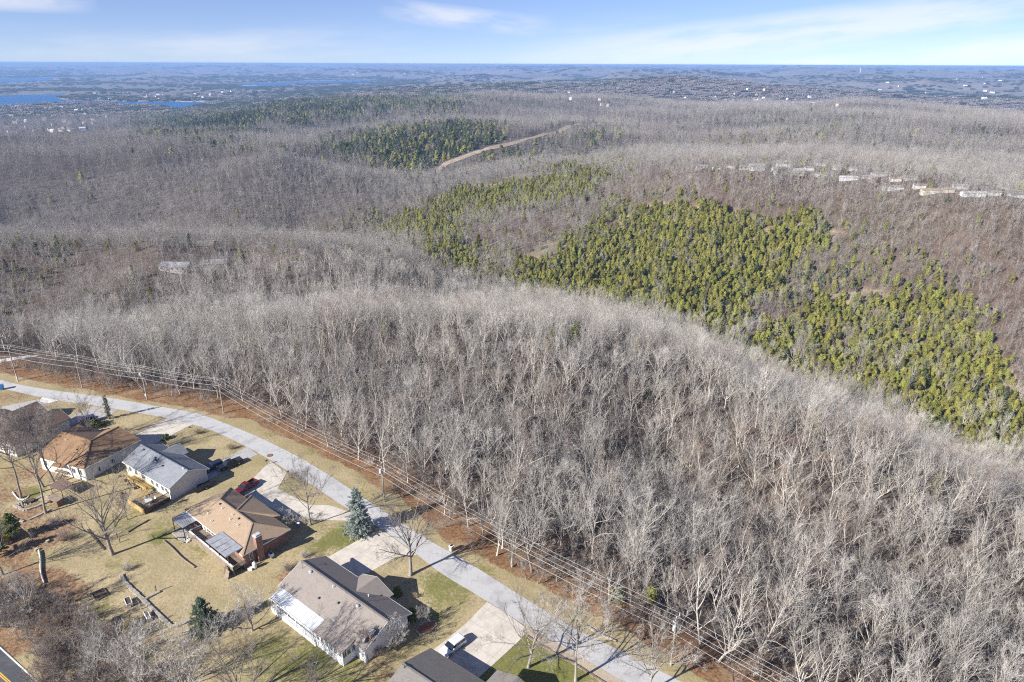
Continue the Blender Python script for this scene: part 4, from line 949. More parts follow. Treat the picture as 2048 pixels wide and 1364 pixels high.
def suv(name, label, cat, loc, rz, mat, L=4.7, H=1.68, van=False):
    t = thing(name, label, cat, loc, rz); h = L/2; w_ = .92
    zb = 1.02 if not van else 1.05
    P = [(-h,.38),(h-.05,.34),(h,.62),(h-.08,.86),(h-1.25 if not van else h-.9,zb),(-h+.05,zb+.03),(-h,.8)]
    side_profile(P, w_).build('body', mat, t, bevel=.07)
    x0, x1 = -h+.08, (h-1.2 if not van else h-.85)
    m = MB(); m.frustum((x0,x1,-w_+.04,w_-.04),(x0+.28,x1-.85,-w_+.15,w_-.15), zb-.01, H-.07); m.build('windows', MT['car_glass'], t)
    m = MB(); m.frustum((x0+.14,x1-.74,-w_+.11,w_-.11),(x0+.3,x1-.92,-w_+.2,w_-.2), H-.1, H); m.build('roof', mat, t, bevel=.04)
    m = MB()
    for xx, dx in ((x0+.02,.26),(x0+1.25,.03),(x0+2.25,-.05)):
        for s in (-1,1): m.beam((xx, s*(w_-.03), zb),(xx+dx, s*(w_-.19), H-.07),.09,.05)
    m.build('pillar', mat, t)
    for s in (-1,1):
        m = MB(); m.box(x1-.55,x1-.4,*sorted((s*(w_-.02),s*(w_+.18))),zb+.02,zb+.16); m.build('mirror', mat, t)
    wheels(t, (-h+.85, h-.9), w_); lights(t, h, -h, w_); return t
def pickup(name, label, loc, rz, mat, L=5.8, cover=False):
    t = thing(name, label, 'pickup truck', loc, rz); h = L/2; w_ = .97
    P = [(-.75,.45),(h-.03,.42),(h,.7),(h-.04,1.0),(h-1.45,1.12),(-.75,1.14)]
    side_profile(P, w_).build('body', mat, t, bevel=.06)
    m = MB(); m.box(-h,-.75,-w_,w_,.45,.68); m.box(-h,-h+.1,-w_,w_,.68,1.14); m.box(-h+.1,-.75,-w_,-w_+.1,.68,1.14); m.box(-h+.1,-.75,w_-.1,w_,.68,1.14); b = m.build('cargo_bed', mat, t)
    m = MB(); m.box(-h+.1,-.76,-w_+.1,w_-.1,.685,.70); m.build('bed_liner', MT['black_plastic'], b)
    if cover: m = MB(); m.box(-h+.02,-.78,-w_+.03,w_-.03,1.145,1.22); m.build('bed_cover', MT['black_plastic'], b)
    x0, x1 = -.72, h-1.4
    m = MB(); m.frustum((x0,x1,-w_+.05,w_-.05),(x0+.22,x1-.78,-w_+.22,w_-.22), 1.12, 1.72); m.build('windows', MT['car_glass'], t)
    m = MB(); m.frustum((x0+.15,x1-.74,-w_+.18,w_-.18),(x0+.3,x1-.9,-w_+.27,w_-.27), 1.71, 1.81); m.build('roof', mat, t, bevel=.04)
    m = MB()
    for xx, dx in ((x0+.02,.2),(x0+1.05,.02)):
        for s in (-1,1): m.beam((xx, s*(w_-.04),1.12),(xx+dx, s*(w_-.21),1.72),.1,.05)
    m.build('pillar', mat, t)
    for s in (-1,1):
        m = MB(); m.box(x1-.5,x1-.32,*sorted((s*(w_-.02),s*(w_+.22))),1.15,1.32); m.build('mirror', MT['black_plastic'], t)
    m = MB(); m.box(h-.02,h+.1,-w_+.03,w_-.03,.45,.62); m.build('bumper', MT['steel'], t)
    wheels(t, (-h+1.1, h-.95), w_+.01, .40); lights(t, h, -h, w_, .85); return t
def zg(v, dz=.05): return (v[0], v[1], zt(v[0], v[1]) + dz)
suv('white_car', 'white compact car parked on the concrete drive by the bottom grey-roofed house', 'car', zg(at(906,1298)), R(226), MT['car_white'], 4.6, 1.62)
pickup('red_pickup', 'dark red pickup truck with open bed on the brick house drive', zg(at(493,979)), R(242), MT['car_red'])
pickup('black_pickup', 'black pickup truck with silvery hood beside the grey-roofed house', zg(at(461,933)), R(226), MT['car_black'], cover=True)
suv('dark_car', 'dark blue car parked between the black pickup and the grey-roofed house', 'car', zg(at(427,938)), R(226), MT['car_navy'], 4.8, 1.7)
suv('blue_van', 'bright blue van on the drive of the dark-roofed left house', 'van', zg(at(172,846)), R(216), MT['car_blue'], 5.0, 1.85, van=True)
suv('silver_car', 'silver car cut by the left edge behind the dark brown roof', 'car', zg(at(4,838)), R(30), MT['car_silver'], 4.6, 1.55)
suv('small_dark_car', 'small dark car in shade before the tan-brown roof', 'car', zg(at(206,872)), R(210), MT['car_navy'], 4.2, 1.5)
t = thing('utility_trailer', 'small flat utility trailer in the shade of the grey-roofed house', 'trailer', zg(at(411,975), 0), R(46))
m = MB(); m.box(-1.5,1.5,-.8,.8,.5,.62); m.build('bed', MT['deck_old'], t)
m = MB(); m.box(-1.5,1.5,-.84,-.78,.62,.95); m.box(-1.5,1.5,.78,.84,.62,.95); m.box(-1.53,-1.47,-.8,.8,.62,.95); m.build('side_rail', MT['dark_metal'], t)
m = MB(); m.beam((1.5,-.5,.5),(2.6,0,.45),.07,.07); m.beam((1.5,.5,.5),(2.6,0,.45),.07,.07); m.build('drawbar', MT['dark_metal'], t)
wheels(t, (-.1,), .98, .3)

# ---------------------------------------------------------------- utility poles and wires
POLES = [np.array(p) for p in ((-150.6,188.0),(-128.1,183.2),(-105.0,175.7),(-79.9,167.8),(-28.1,126.6))]
gp = G(1352, 1245, 9.0); POLES.append(np.array(gp)); POLES.append(POLES[-1] + (POLES[-1] - POLES[-2]) * .9)
POLES.insert(0, POLES[0] + (POLES[0] - POLES[1]) * 1.6)
PLAB = ['', 'pole with white foot beside the blue bin', 'slim pole behind the first bare yard tree at the left', 'pole with a round meter box standing in the orange leaves', 'pole at the start of the grass verge where the road bends', 'pole with transformer across the road from the blue spruce', 'pole topped by white insulators among the trees at lower right', '']
attach = []
for i, p in enumerate(POLES):
    a = POLES[max(i-1, 0)]; b = POLES[min(i+1, len(POLES)-1)]; d = (b - a) / np.hypot(*(b - a)); ang = math.atan2(d[1], d[0])
    z0 = zt(*p); zz = 10.0 - z0 if i not in (1,) else 11.2 - z0
    perp = np.array([-d[1], d[0]])
    ht = z0 + zz
    attach.append([(p + perp*1.1, ht+.12), (p, ht+.30), (p - perp*1.1, ht+.12), (p - perp*.25, ht-1.5), (p - perp*.18, ht-3.2)])
    if i in (0, len(POLES)-1): continue
    t = thing('utility_pole', 'weathered wooden ' + PLAB[i], 'utility pole', (p[0], p[1], z0), ang, 'poles along the street')
    m = MB(); m.bar((0,0,-.8),(0,0,zz),.19,.13,10); m.build('post', MT['pole_wood'], t)
    m = MB(); m.box(-.07,.07,-1.25,1.25,zz-.28,zz-.14); ca_ = m.build('crossarm', MT['pole_wood'], t)
    m = MB(); m.beam((.08,-.7,zz-.22),(.08,0,zz-.95),.04,.05); m.beam((.08,.7,zz-.22),(.08,0,zz-.95),.04,.05); m.build('brace', MT['steel'], t)
    for y, zq in ((1.1,zz-.14),(-1.1,zz-.14),(0,zz)):
        m = MB(); m.bar((0,y,zq),(0,y,zq+.12),.05,.05); m.bar((0,y,zq+.1),(0,y,zq+.26),.09,.06,8); m.build('insulator', MT['insulator'], t)
    if i in (3, 5, 6):
        m = MB(); m.bar((.0,-.42,zz-2.3),(.0,-.42,zz-1.35),.27,.27,12); m.bar((0,-.42,zz-1.35),(0,-.42,zz-1.28),.29,.2,12); m.build('transformer', MT['steel'], t)
    if i == 3: m = MB(); m.box(-.2,.2,-.35,-.1,1.2,1.9); m.build('meter_box', MT['insulator'], t)
    if i == 1: m = MB(); m.bar((.6,-.6,0),(.25,-.25,2.4),.12,.06,8); m.build('guy_guard', MT['trim'], t)
    if i == 6:
        m = MB()
        for y in (-.9,-.45,.45,.9): m.bar((.12,y,zz-.5),(.12,y,zz-.05),.07,.07,8)
        m.build('fuse_cutout', MT['insulator'], t)
def wire(name, label, k, r, sag, mat):
    m = MB(); P = []
    for a_, b_ in zip(attach[:-1], attach[1:]):
        L = np.hypot(*(b_[k][0] - a_[k][0]))
        for s in np.linspace(0, 1, 25)[:-1]:
            q = a_[k][0]*(1-s) + b_[k][0]*s; z = a_[k][1]*(1-s) + b_[k][1]*s - sag*4*s*(1-s)*(L/50)**1.2; P.append((q[0], q[1], z))
    P.append((*attach[-1][k][0], attach[-1][k][1]))
    vs_ = []; n = 4
    for j, p in enumerate(P):
        d = Vector(P[min(j+1, len(P)-1)]) - Vector(P[max(j-1, 0)]); sd_ = d.cross(Vector((0,0,1))).normalized()*r
        vs_ += [(p[0]+sd_.x, p[1]+sd_.y, p[2]), (p[0], p[1], p[2]+r), (p[0]-sd_.x, p[1]-sd_.y, p[2]), (p[0], p[1], p[2]-r)]
    m.add(vs_, [(j*n+q, j*n+(q+1)%n, (j+1)*n+(q+1)%n, (j+1)*n+q) for j in range(len(P)-1) for q in range(n)])
    return tag(m.build(name, mat, smooth=True), label, 'power line', 'overhead lines along the street')
wire('power_line', 'bright bare power wire on the wood side of the crossarms', 0, .024, .75, MT['wire'])
wire('power_line', 'bright bare power wire carried on the pole tops', 1, .024, .75, MT['wire'])
wire('power_line', 'bright bare power wire on the street side of the crossarms', 2, .024, .75, MT['wire'])
wire('power_line', 'thick pale neutral cable below the crossarms', 3, .034, .85, MT['wire'])
wire('power_line', 'lowest grey telephone cable on the poles', 4, .032, .9, MT['wire'])

# ---------------------------------------------------------------- small yard things
def rock_wall(name, label, P, h, w_, mat, zg_=None):
    W = np.array([at(*p)[:2] for p in P]); W = smooth(resample(W, .5), 2)
    rng = random.Random(5); m = MB()
    for a_, b_ in zip(W[:-1], W[1:]):
        c = (a_ + b_)/2; d = (b_ - a_); L = np.hypot(*d); d = d/L; z = zt(*c)
        for kz in range(max(1, int(h/.22))):
            hw = w_/2*rng.uniform(.85,1.1); o = rng.uniform(-.04,.04); q = np.array([-d[1], d[0]])
            e = L/2*rng.uniform(.9,1.02); z0 = z - .15 + kz*.22; z1 = z0 + .22*rng.uniform(.9,1.05) + (.15 if kz == 0 else 0)
            cc = c + q*o
            m.prism([tuple(cc - d*e - q*hw), tuple(cc + d*e - q*hw), tuple(cc + d*e + q*hw), tuple(cc - d*e + q*hw)], z0, z1)
    return tag(m.build(name, mat), label, 'wall')
rock_wall('retaining_wall', 'long low limestone retaining wall curving around the rear lawn', [(242,1150),(250,1166),(270,1185),(290,1204),(312,1225),(330,1242),(342,1255),(360,1251),(382,1240)], .55, .6, MT['stone'])
rock_wall('step_wall', 'short stone step wall jutting into the lawn from the long retaining wall', [(290,1200),(305,1190),(320,1184)], .5, .5, MT['stone'])
rock_wall('garden_wall', 'tumbled pale stone wall terracing the bank below the left back garden', [(28,1010),(48,1022),(70,1015),(95,1005)], .6, .6, MT['stone'])
rock_wall('garden_wall', 'white stone kerb ringing the gravel bed under the left back trees', [(25,985),(38,1000),(52,1000),(60,990)], .2, .22, MT['stone_wall_white'])
rock_wall('terrace_wall', 'low rubble terrace wall nearest the orange shed', [(14,1028),(30,1040),(48,1044)], .45, .5, MT['stone'])
rock_wall('terrace_wall', 'short rubble terrace wall above the leaf bank by the leaning tree', [(58,1040),(80,1030),(100,1020)], .4, .5, MT['stone'])
rock_wall('terrace_wall', 'upper rubble terrace wall below the log store', [(70,1000),(92,990),(104,1000)], .4, .45, MT['stone'])
rock_wall('kerb_wall', 'long timber kerb between the bottom lawn and the gravel shoulder', [(1052,1272),(1103,1304),(1152,1331),(1200,1361),(1245,1388)], .35, .3, MT['deck_old'])
rock_wall('roadside_wall', 'low stone border on the far shoulder of the road at lower right', [(1170,1252),(1200,1268),(1232,1284)], .3, .3, MT['stone'])
rock_wall('edging', 'dark leaf-filled edging line along the lawn of the grey-roofed house', [(257,1065),(275,1053),(299,1040)], .12, .25, MT['soil'])
rock_wall('edging', 'dark edging strip running down to the big bare tree', [(175,1060),(192,1080),(209,1100)], .12, .3, MT['deck_dark'])
def log(name, label, p0, p1, r0, r1, mat, cat='log', z0=.0):
    a_ = at(*p0); b_ = at(*p1); t = thing(name, label, cat, a_)
    m = MB(); d = b_ - a_; N_ = 8; pr = None; rng = random.Random(3)
    for k in range(N_):
        s0, s1 = k/N_, (k+1)/N_
        q0 = d*s0 + Vector((math.sin(s0*7)*.12, math.cos(s0*5)*.1, r0+z0)); q1 = d*s1 + Vector((math.sin(s1*7)*.12, math.cos(s1*5)*.1, r0+z0))
        m.bar(q0, q1, r0+(r1-r0)*s0, r0+(r1-r0)*s1, 8)
    m.build('trunk', mat, t); return t
log('timber_border', 'straight weathered timber border lying on the rear lawn', (327,1083), (389,1136), .16, .16, MT['deck_old'], 'border')
log('fallen_log', 'fallen grey tree trunk lying in the dead leaves', (78,1103), (88,1168), .24, .15, MT['bark_pale'])
log('fallen_branch', 'bent fallen branch below the grey trunk in the leaves', (88,1170), (80,1198), .11, .06, MT['bark'])
for (qx, qy, lb) in ((73,1101,'pale cut stump beside the fallen trunk'),(96,1084,'pale cut stump lying above the fallen trunk')):
    t = thing('tree_stump', lb, 'stump', at(qx, qy)); m = MB(); m.bar((0,0,-.2),(0,0,.45),.42,.36,10); m.build('bark', MT['bark'], t); m = MB(); m.bar((0,0,.45),(0,0,.46),.33,.33,10); m.build('cut_face', MT['straw'], t)
def planter(label, p, rz, L, W_, legs=True):
    t = thing('planter_box', label, 'planter', at(*p), R(rz)); z0 = .35 if legs else -.1; z1 = .85 if legs else .3
    m = MB()
    for b in ((-L/2,L/2,-W_/2,-W_/2+.08),(-L/2,L/2,W_/2-.08,W_/2),(-L/2,-L/2+.08,-W_/2+.08,W_/2-.08),(L/2-.08,L/2,-W_/2+.08,W_/2-.08)): m.box(*b, z0, z1)
    m.build('frame', MT['trim'] if legs else MT['deck_old'], t)
    m = MB(); m.box(-L/2+.08,L/2-.08,-W_/2+.08,W_/2-.08,z0+.02,z1-.12); m.build('soil', MT['soil'], t)
    if legs:
        for sx in (-L/2+.1, L/2-.1):
            for sy in (-W_/2+.1, W_/2-.1):
                m = MB(); m.box(sx-.05,sx+.05,sy-.05,sy+.05,0,z0); m.build('leg', MT['trim'], t)
planter('raised white planter box full of soil, upper of two below the stone wall', (258,1208), -50, 2.2, 1.0)
planter('raised white planter box full of soil, lower and narrower of two by the stone wall', (296,1236), -48, 2.4, .7)
planter('square ground-level garden bed framed by old boards', (200,1190), -42, 2.6, 2.2, False)
t = thing('garden_cart', 'black plastic garden cart on the grass beside the straw clump', 'cart', at(237,1242), R(30))
m = MB(); m.frustum((-.55,.55,-.35,.35),(-.75,.75,-.5,.5),.35,.75); m.build('tub', MT['black_plastic'], t)
for s in (-1,1): m = MB(); m.bar((-.2,s*.4,.2),(-.2,s*.5,.2),.2,.2,10); m.build('wheel', MT['tyre'], t)
m = MB(); m.bar((.7,0,.6),(1.4,0,.8),.03,.03); m.build('handle', MT['dark_metal'], t)
for (qx, qy, h_, lb) in ((313,1184,1.5,'dark wooden post at the end of the stone step wall'),(284,1218,1.2,'thin dark post between the two planters'),(235,1075,1.2,'grey fence post on the lawn below the big bare tree'),(240,1085,1.0,'short grey post beside the big bare tree')):
    t = thing('wooden_post', lb, 'post', at(qx, qy)); m = MB(); m.box(-.07,.07,-.07,.07,-.3,h_); m.build('post_shaft', MT['deck_dark'], t); m = MB(); m.frustum((-.09,.09,-.09,.09),(-.03,.03,-.03,.03),h_,h_+.08); m.build('post_cap', MT['deck_old'], t)
def ac_unit(label, p, sz=.8):
    t = thing('air_conditioner', label, 'air conditioner', at(*p), R(-39)); m = MB(); m.box(-sz/2,sz/2,-sz/2,sz/2,.05,sz); m.build('case', MT['trim'], t, bevel=.03)
    m = MB(); m.bar((0,0,sz),(0,0,sz+.03),sz*.38,sz*.38,14); m.build('fan_grille', MT['dark_metal'], t)
ac_unit('white air conditioner unit against the shaded brick wall', (543,1113))
ac_unit('white air conditioner unit low on the shaded side wall of the tan-brown house', (202,941))
t = thing('propane_tank', 'white upright propane tank beside the brick chimney', 'tank', at(510,1136)); m = MB(); m.bar((0,0,.1),(0,0,1.2),.42,.42,14); m.bar((0,0,1.2),(0,0,1.45),.42,.16,14); m.build('body', MT['trim'], t, smooth=False); m = MB(); m.bar((0,0,1.45),(0,0,1.6),.14,.14,8); m.build('valve_cover', MT['steel'], t)
t = thing('storage_bin', 'low white plastic bin next to the propane tank', 'bin', at(501,1140)); m = MB(); m.box(-.4,.4,-.3,.3,0,.5); m.build('body', MT['trim'], t, bevel=.04); m = MB(); m.box(-.43,.43,-.33,.33,.5,.56); m.build('lid', MT['trim'], t)
t = thing('water_barrel', 'pale blue barrel by the shaded front corner of the brick house', 'barrel', at(597,1054)); m = MB(); m.bar((0,0,0),(0,0,.95),.32,.32,12); m.build('body', MT['blue_plastic'], t); m = MB(); m.bar((0,0,.95),(0,0,1.0),.34,.34,12); m.build('lid', MT['trim'], t)
t = thing('wheelie_bin', 'blue wheeled bin by the road at the far left edge', 'bin', at(4,779), R(20)); m = MB(); m.frustum((-.45,.45,-.5,.5),(-.55,.55,-.6,.6),.1,1.5); m.build('body', MT['blue_plastic'], t); m = MB(); m.box(-.58,.58,-.62,.62,1.5,1.6); m.build('lid', MT['blue_plastic'], t)
t = thing('manhole_cover', 'round rusty manhole cover in the pale road', 'manhole', at(540,911,.0) + Vector((0,0,.04))); m = MB(); m.bar((0,0,-.02),(0,0,.02),.75,.75,20); m.build('rim', MT['soil'], t); m = MB(); m.bar((0,0,.02),(0,0,.03),.62,.62,20); m.build('plate', MT['rust'], t)
def mailbox(label, p, stone=False):
    t = thing('mailbox', label, 'mailbox', at(*p), R(50)); m = MB()
    if stone: m.box(-.35,.35,-.35,.35,-.2,1.1); m.build('pillar', MT['stone'], t); m = MB(); m.box(-.4,.4,-.4,.4,1.1,1.2); m.build('cap', MT['trim'], t)
    else: m.box(-.06,.06,-.06,.06,-.2,1.0); m.build('post', MT['deck_old'], t)
    m = MB(); m.box(-.3,.3,-.13,.13,1.2 if stone else 1.0,1.45 if stone else 1.25); m.build('box', MT['black_plastic'], t, bevel=.05)
mailbox('grey stone mailbox pillar on the far verge opposite the big roadside tree', (903,1101), True)
mailbox('black mailbox on a timber post at the left corner of the brick house drive', (534,929))
mailbox('black mailbox on a timber post beside the gravel drive end', (577,951))
t = thing('fire_pit', 'round dark fire pit in the left back garden', 'fire pit', at(63,1003)); m = MB(); m.bar((0,0,-.1),(0,0,.4),.8,.75,14); m.build('ring', MT['dark_metal'], t); m = MB(); m.bar((0,0,.4),(0,0,.41),.62,.62,14); m.build('ash_bed', MT['soil'], t)
t = thing('yard_hose_reel', 'small round green valve cover on the near lawn', 'valve cover', at(628,1329)); m = MB(); m.bar((0,0,-.1),(0,0,.12),.42,.40,14); m.build('cover', MT['green_canvas'], t); m = MB(); m.bar((0,0,.12),(0,0,.2),.18,.16,10); m.build('knob', MT['dark_metal'], t); t.name = 'valve_cover'
t = thing('mulch_bed', 'red mulch bed edged with stone beside the white ranch house', 'garden bed', at(855,1258)); m = MB()
P = [tuple((np.array(at(*q)[:2]) - np.array(t.location[:2]))) for q in ((832,1262),(848,1246),(868,1242),(874,1250),(862,1264),(842,1272))]
m.prism(P, -.1, .14); m.build('mulch', MT['mulch'], t); m = MB()
for a_, b_ in zip(P, P[1:]+P[:1]): m.beam((*a_,.1),(*b_,.1),.18,.25)
m.build('edging', MT['stone'], t)
t = thing('stone_pile', 'heap of pale stones in the left back garden', 'stone pile', at(44,1008)); rng = random.Random(8); m = MB()
for k in range(40):
    x, y = rng.gauss(0,.7), rng.gauss(0,.45); s = rng.uniform(.1,.22); m.frustum((x-s,x+s,y-s,y+s),(x-s*.6,x+s*.6,y-s*.6,y+s*.6),-.05,s*1.4+max(0,.5-abs(x)*.5))
m.build('stones', MT['stone'], t); t.name = 'stone_heap'

# ---------------------------------------------------------------- trees
class TM:
    """fast tube/ribbon collector: numpy vertices and quad faces"""
    def __init__(s): s.v = []; s.f = []; s.n = 0
    def tube(s, P, r, sides):
        P = np.asarray(P); n = len(P); T = np.gradient(P, axis=0); T /= np.linalg.norm(T, axis=1)[:, None] + 1e-9
        ref = np.array([0.31, 0.17, 1.0]) if abs(T[0, 2]) < .8 else np.array([1.0, .2, 0.1])
        A = np.cross(T, ref); A /= np.linalg.norm(A, axis=1)[:, None] + 1e-9; B = np.cross(T, A)
        t = np.arange(sides) * 2 * np.pi / sides
        ring = P[:, None] + (A[:, None] * np.cos(t)[None, :, None] + B[:, None] * np.sin(t)[None, :, None]) * np.asarray(r)[:, None, None]
        i = np.arange(n * sides).reshape(n, sides); j = np.roll(i, -1, 1)
        s.f.append(np.stack([i[:-1], j[:-1], j[1:], i[1:]], -1).reshape(-1, 4) + s.n); s.v.append(ring.reshape(-1, 3)); s.n += n * sides
    def ribbon(s, P, w_, rng):
        P = np.asarray(P); n = len(P); T = P[-1] - P[0]
        A = np.cross(T, rng.normal(size=3)); A /= np.linalg.norm(A) + 1e-9
        ww = np.linspace(w_, w_ * .45, n)[:, None] * .5
        V = np.concatenate([P - A * ww, P + A * ww]); i = np.arange(n - 1)
        s.f.append(np.stack([i, i + 1, n + i + 1, n + i], -1) + s.n); s.v.append(V); s.n += 2 * n
    def quads(s, Cn, A, B):
        n = len(Cn); V = np.stack([Cn - A - B, Cn + A - B, Cn + A + B, Cn - A + B], 1).reshape(-1, 3)
        s.f.append(np.arange(n * 4).reshape(n, 4) + s.n); s.v.append(V); s.n += n * 4
    def mesh(s, name, mat):
        V = np.concatenate(s.v); F = np.concatenate(s.f)
        me = bpy.data.meshes.new(name); me.vertices.add(len(V)); me.vertices.foreach_set('co', V.astype(np.float32).ravel())
        me.loops.add(F.size); me.loops.foreach_set('vertex_index', F.astype(np.int32).ravel())
        me.polygons.add(len(F)); me.polygons.foreach_set('loop_start', (np.arange(len(F)) * 4).astype(np.int32))
        me.update(calc_edges=True); me.materials.append(mat); return me
def wob(rng, p, d, L, n, up=0.0, w_=0.12):
    P = [np.array(p, float)]; d = np.array(d, float); st = L / n
    for _ in range(n):
        d = d + rng.normal(size=3) * w_ + np.array([0, 0, up]); d /= np.linalg.norm(d); P.append(P[-1] + d * st)
    return np.array(P)
def dir_off(rng, d, ang):
    a = np.cross(d, rng.normal(size=3)); a /= np.linalg.norm(a) + 1e-9
    return d * math.cos(ang) + a * math.sin(ang)
def make_bare(seed, H=16.0, clear=.42, spread=.5, nl=11, ns=7, nt=5, ntt=3, r0=.17, lean=.05, tw=.026, fork=False, el=(.7, 1.15), droop=0.05, sides=6, reach=1.0):
    """leafless tree: returns (trunk mesh collector, crown mesh collector)"""
    rng = np.random.default_rng(seed); T = TM(); K = TM()
    top = H * (.60 if fork else .86)
    trunk = wob(rng, (0, 0, -.6), (rng.normal() * lean, rng.normal() * lean, 1), top + .6, 8, .06, .06)
    rr = np.linspace(1, .34, len(trunk)) ** .85 * r0; rr[0] *= 1.5; rr[1] *= 1.08
    T.tube(trunk, rr, sides)
    tl = np.linspace(0, 1, len(trunk))
    az0 = rng.uniform(0, 6.28)
    for k in range(nl):
        f = clear + (1 - clear) * (k + rng.uniform(.1, .9)) / nl
        if k >= nl - 2: f = 1.0
        p = np.array([np.interp(f, tl, trunk[:, q]) for q in range(3)])
        az_ = az0 + k * 2.4 + rng.normal() * .3; e_ = rng.uniform(*el) + .25 * f
        d = np.array([math.cos(az_) * math.cos(e_), math.sin(az_) * math.cos(e_), math.sin(e_)])
        L = (H - p[2]) * rng.uniform(.75, 1.0) / max(math.sin(e_), .45) * (spread + .42) if not fork else H * rng.uniform(.42, .58)
        L = min(L, H * .58) * reach
        limb = wob(rng, p, d, L, 6, droop, .13); lr = np.linspace(1, .2, 7) * np.interp(f, tl, rr) * rng.uniform(.5, .72)
        T.tube(limb, np.maximum(lr, .012), 5 if sides > 4 else 3)
        for q in range(ns):
            g = rng.uniform(.22, 1.0) if q else 1.0
            ii = min(int(g * 6), 5); fr = g * 6 - ii; sp = limb[ii] * (1 - fr) + limb[ii + 1] * fr; sdv = limb[ii + 1] - limb[ii]; sdv = sdv / np.linalg.norm(sdv)
            sd2 = dir_off(rng, sdv, rng.uniform(.35, .95)); sd2[2] += .12
            SL = L * rng.uniform(.26, .46) * (1.15 - .45 * g)
            sub = wob(rng, sp, sd2 / np.linalg.norm(sd2), SL, 3, droop, .16)
            K.tube(sub, np.linspace(1, .3, 4) * max(.016, lr[ii] * .48), 3)
            for a_ in range(nt):
                h_ = rng.uniform(.15, 1.0); jj = min(int(h_ * 3), 2); fq = h_ * 3 - jj; tp = sub[jj] * (1 - fq) + sub[jj + 1] * fq
                td = dir_off(rng, (sub[jj + 1] - sub[jj]) / (np.linalg.norm(sub[jj + 1] - sub[jj]) + 1e-9), rng.uniform(.3, .9)); td[2] += .15
                TL = rng.uniform(.55, 1.15) * (H / 16) * 1.15
                twg = wob(rng, tp, td / np.linalg.norm(td), TL, 2, .05, .15); K.ribbon(twg, tw, rng)
                for b_4 in range(ntt):
                    u = rng.uniform(.2, 1); tp2 = twg[0] * (1 - u) + twg[-1] * u
                    t2 = dir_off(rng, (twg[-1] - twg[0]) / TL, rng.uniform(.35, .9)); K.ribbon(np.array([tp2, tp2 + t2 * rng.uniform(.35, .7) * (H / 16) * 1.1]), tw * .75, rng)
    return T, K
def make_cedar(seed, H=8.0, Rr=1.9, n=620, size=.34, shape=.75):
    rng = np.random.default_rng(seed); T = TM(); K = TM()
    T.tube(wob(rng, (0, 0, -.5), (0, 0, 1), H * .9, 5, .05, .03), np.linspace(.14, .03, 6), 5)
    nb = 46; cen_ = []
    for k in range(nb):
        h_ = (k + rng.uniform(0, 1)) / nb; h_ = h_ ** 1.15; rad = Rr * (1 - h_) ** shape * rng.uniform(.55, 1.12) + .12; a_ = rng.uniform(0, 6.283)
        cen_.append((math.cos(a_) * rad * .72, math.sin(a_) * rad * .72, H * (.06 + .92 * h_) + rad * .1, .42 + rad * .22))
    cen_ = np.array(cen_); pick = rng.integers(0, nb, n)
    off = rng.normal(size=(n, 3)); off /= np.linalg.norm(off, axis=1)[:, None]
    Cn = cen_[pick, :3] + off * cen_[pick, 3:4] * rng.uniform(.5, 1.0, (n, 1)) * np.array([1, 1, 1.1]); Cn[:, 2] = np.maximum(Cn[:, 2], .15)
    out_ = Cn * np.array([1, 1, 0]) / (np.linalg.norm(Cn[:, :2], axis=1)[:, None] + .3) + np.array([0, 0, .75]) + rng.normal(size=(n, 3)) * .38
    out_ /= np.linalg.norm(out_, axis=1)[:, None]
    B = np.cross(out_, rng.normal(size=(n, 3))); B /= np.linalg.norm(B, axis=1)[:, None]; A = np.cross(out_, B) * (size * rng.uniform(.6, 1.25, (n, 1))); B = B * (size * .5 * rng.uniform(.6, 1.2, (n, 1)))      # sprays lie on the outside of the crown
    K.quads(Cn, A, B); return T, K
def make_spruce(seed, H=11.0, Rr=2.9, tiers=26, low=.04):
    rng = np.random.default_rng(seed); T = TM(); K = TM()
    T.tube(np.array([(0, 0, -.4), (0, 0, H * .5), (0, 0, H * .97)]), np.array([.2, .13, .03]), 6)
    for k in range(tiers):
        f = k / (tiers - 1); z = H * (low + (.95 - low) * f ** .92); rad = (Rr * (1 - f) ** .82 + .15) * rng.uniform(.85, 1.12); nb = int(6 + 9 * (1 - f))
        for b_5 in range(nb):
            a_ = rng.uniform(0, 6.283); L = rad * rng.uniform(.75, 1.1); d = np.array([math.cos(a_), math.sin(a_), -.18 + .5 * f])
            P = np.array([np.array([0, 0, z]) + d * L * t + np.array([0, 0, .16 * L * t * t]) for t in np.linspace(.05, 1, 4)]); T.tube(P, np.linspace(.03, .01, 4), 3)
            m = int(5 + L * 9)
            t = rng.uniform(.18, 1.04, (m, 1)); base = np.array([0, 0, z]) + d * L * t + np.array([0, 0, 1.0]) * .16 * L * t * t + rng.normal(size=(m, 3)) * np.array([.13, .13, .08])
            n_ = d + rng.normal(size=(m, 3)) * .55 + np.array([0, 0, .1]); n_ /= np.linalg.norm(n_, axis=1)[:, None]
            B = np.cross(n_, rng.normal(size=(m, 3)) * .5 + np.array([0, 0, 1.0])); B /= np.linalg.norm(B, axis=1)[:, None] + 1e-9
            K.quads(base, n_ * rng.uniform(.14, .27, (m, 1)), B * rng.uniform(.05, .095, (m, 1)))
    return T, K
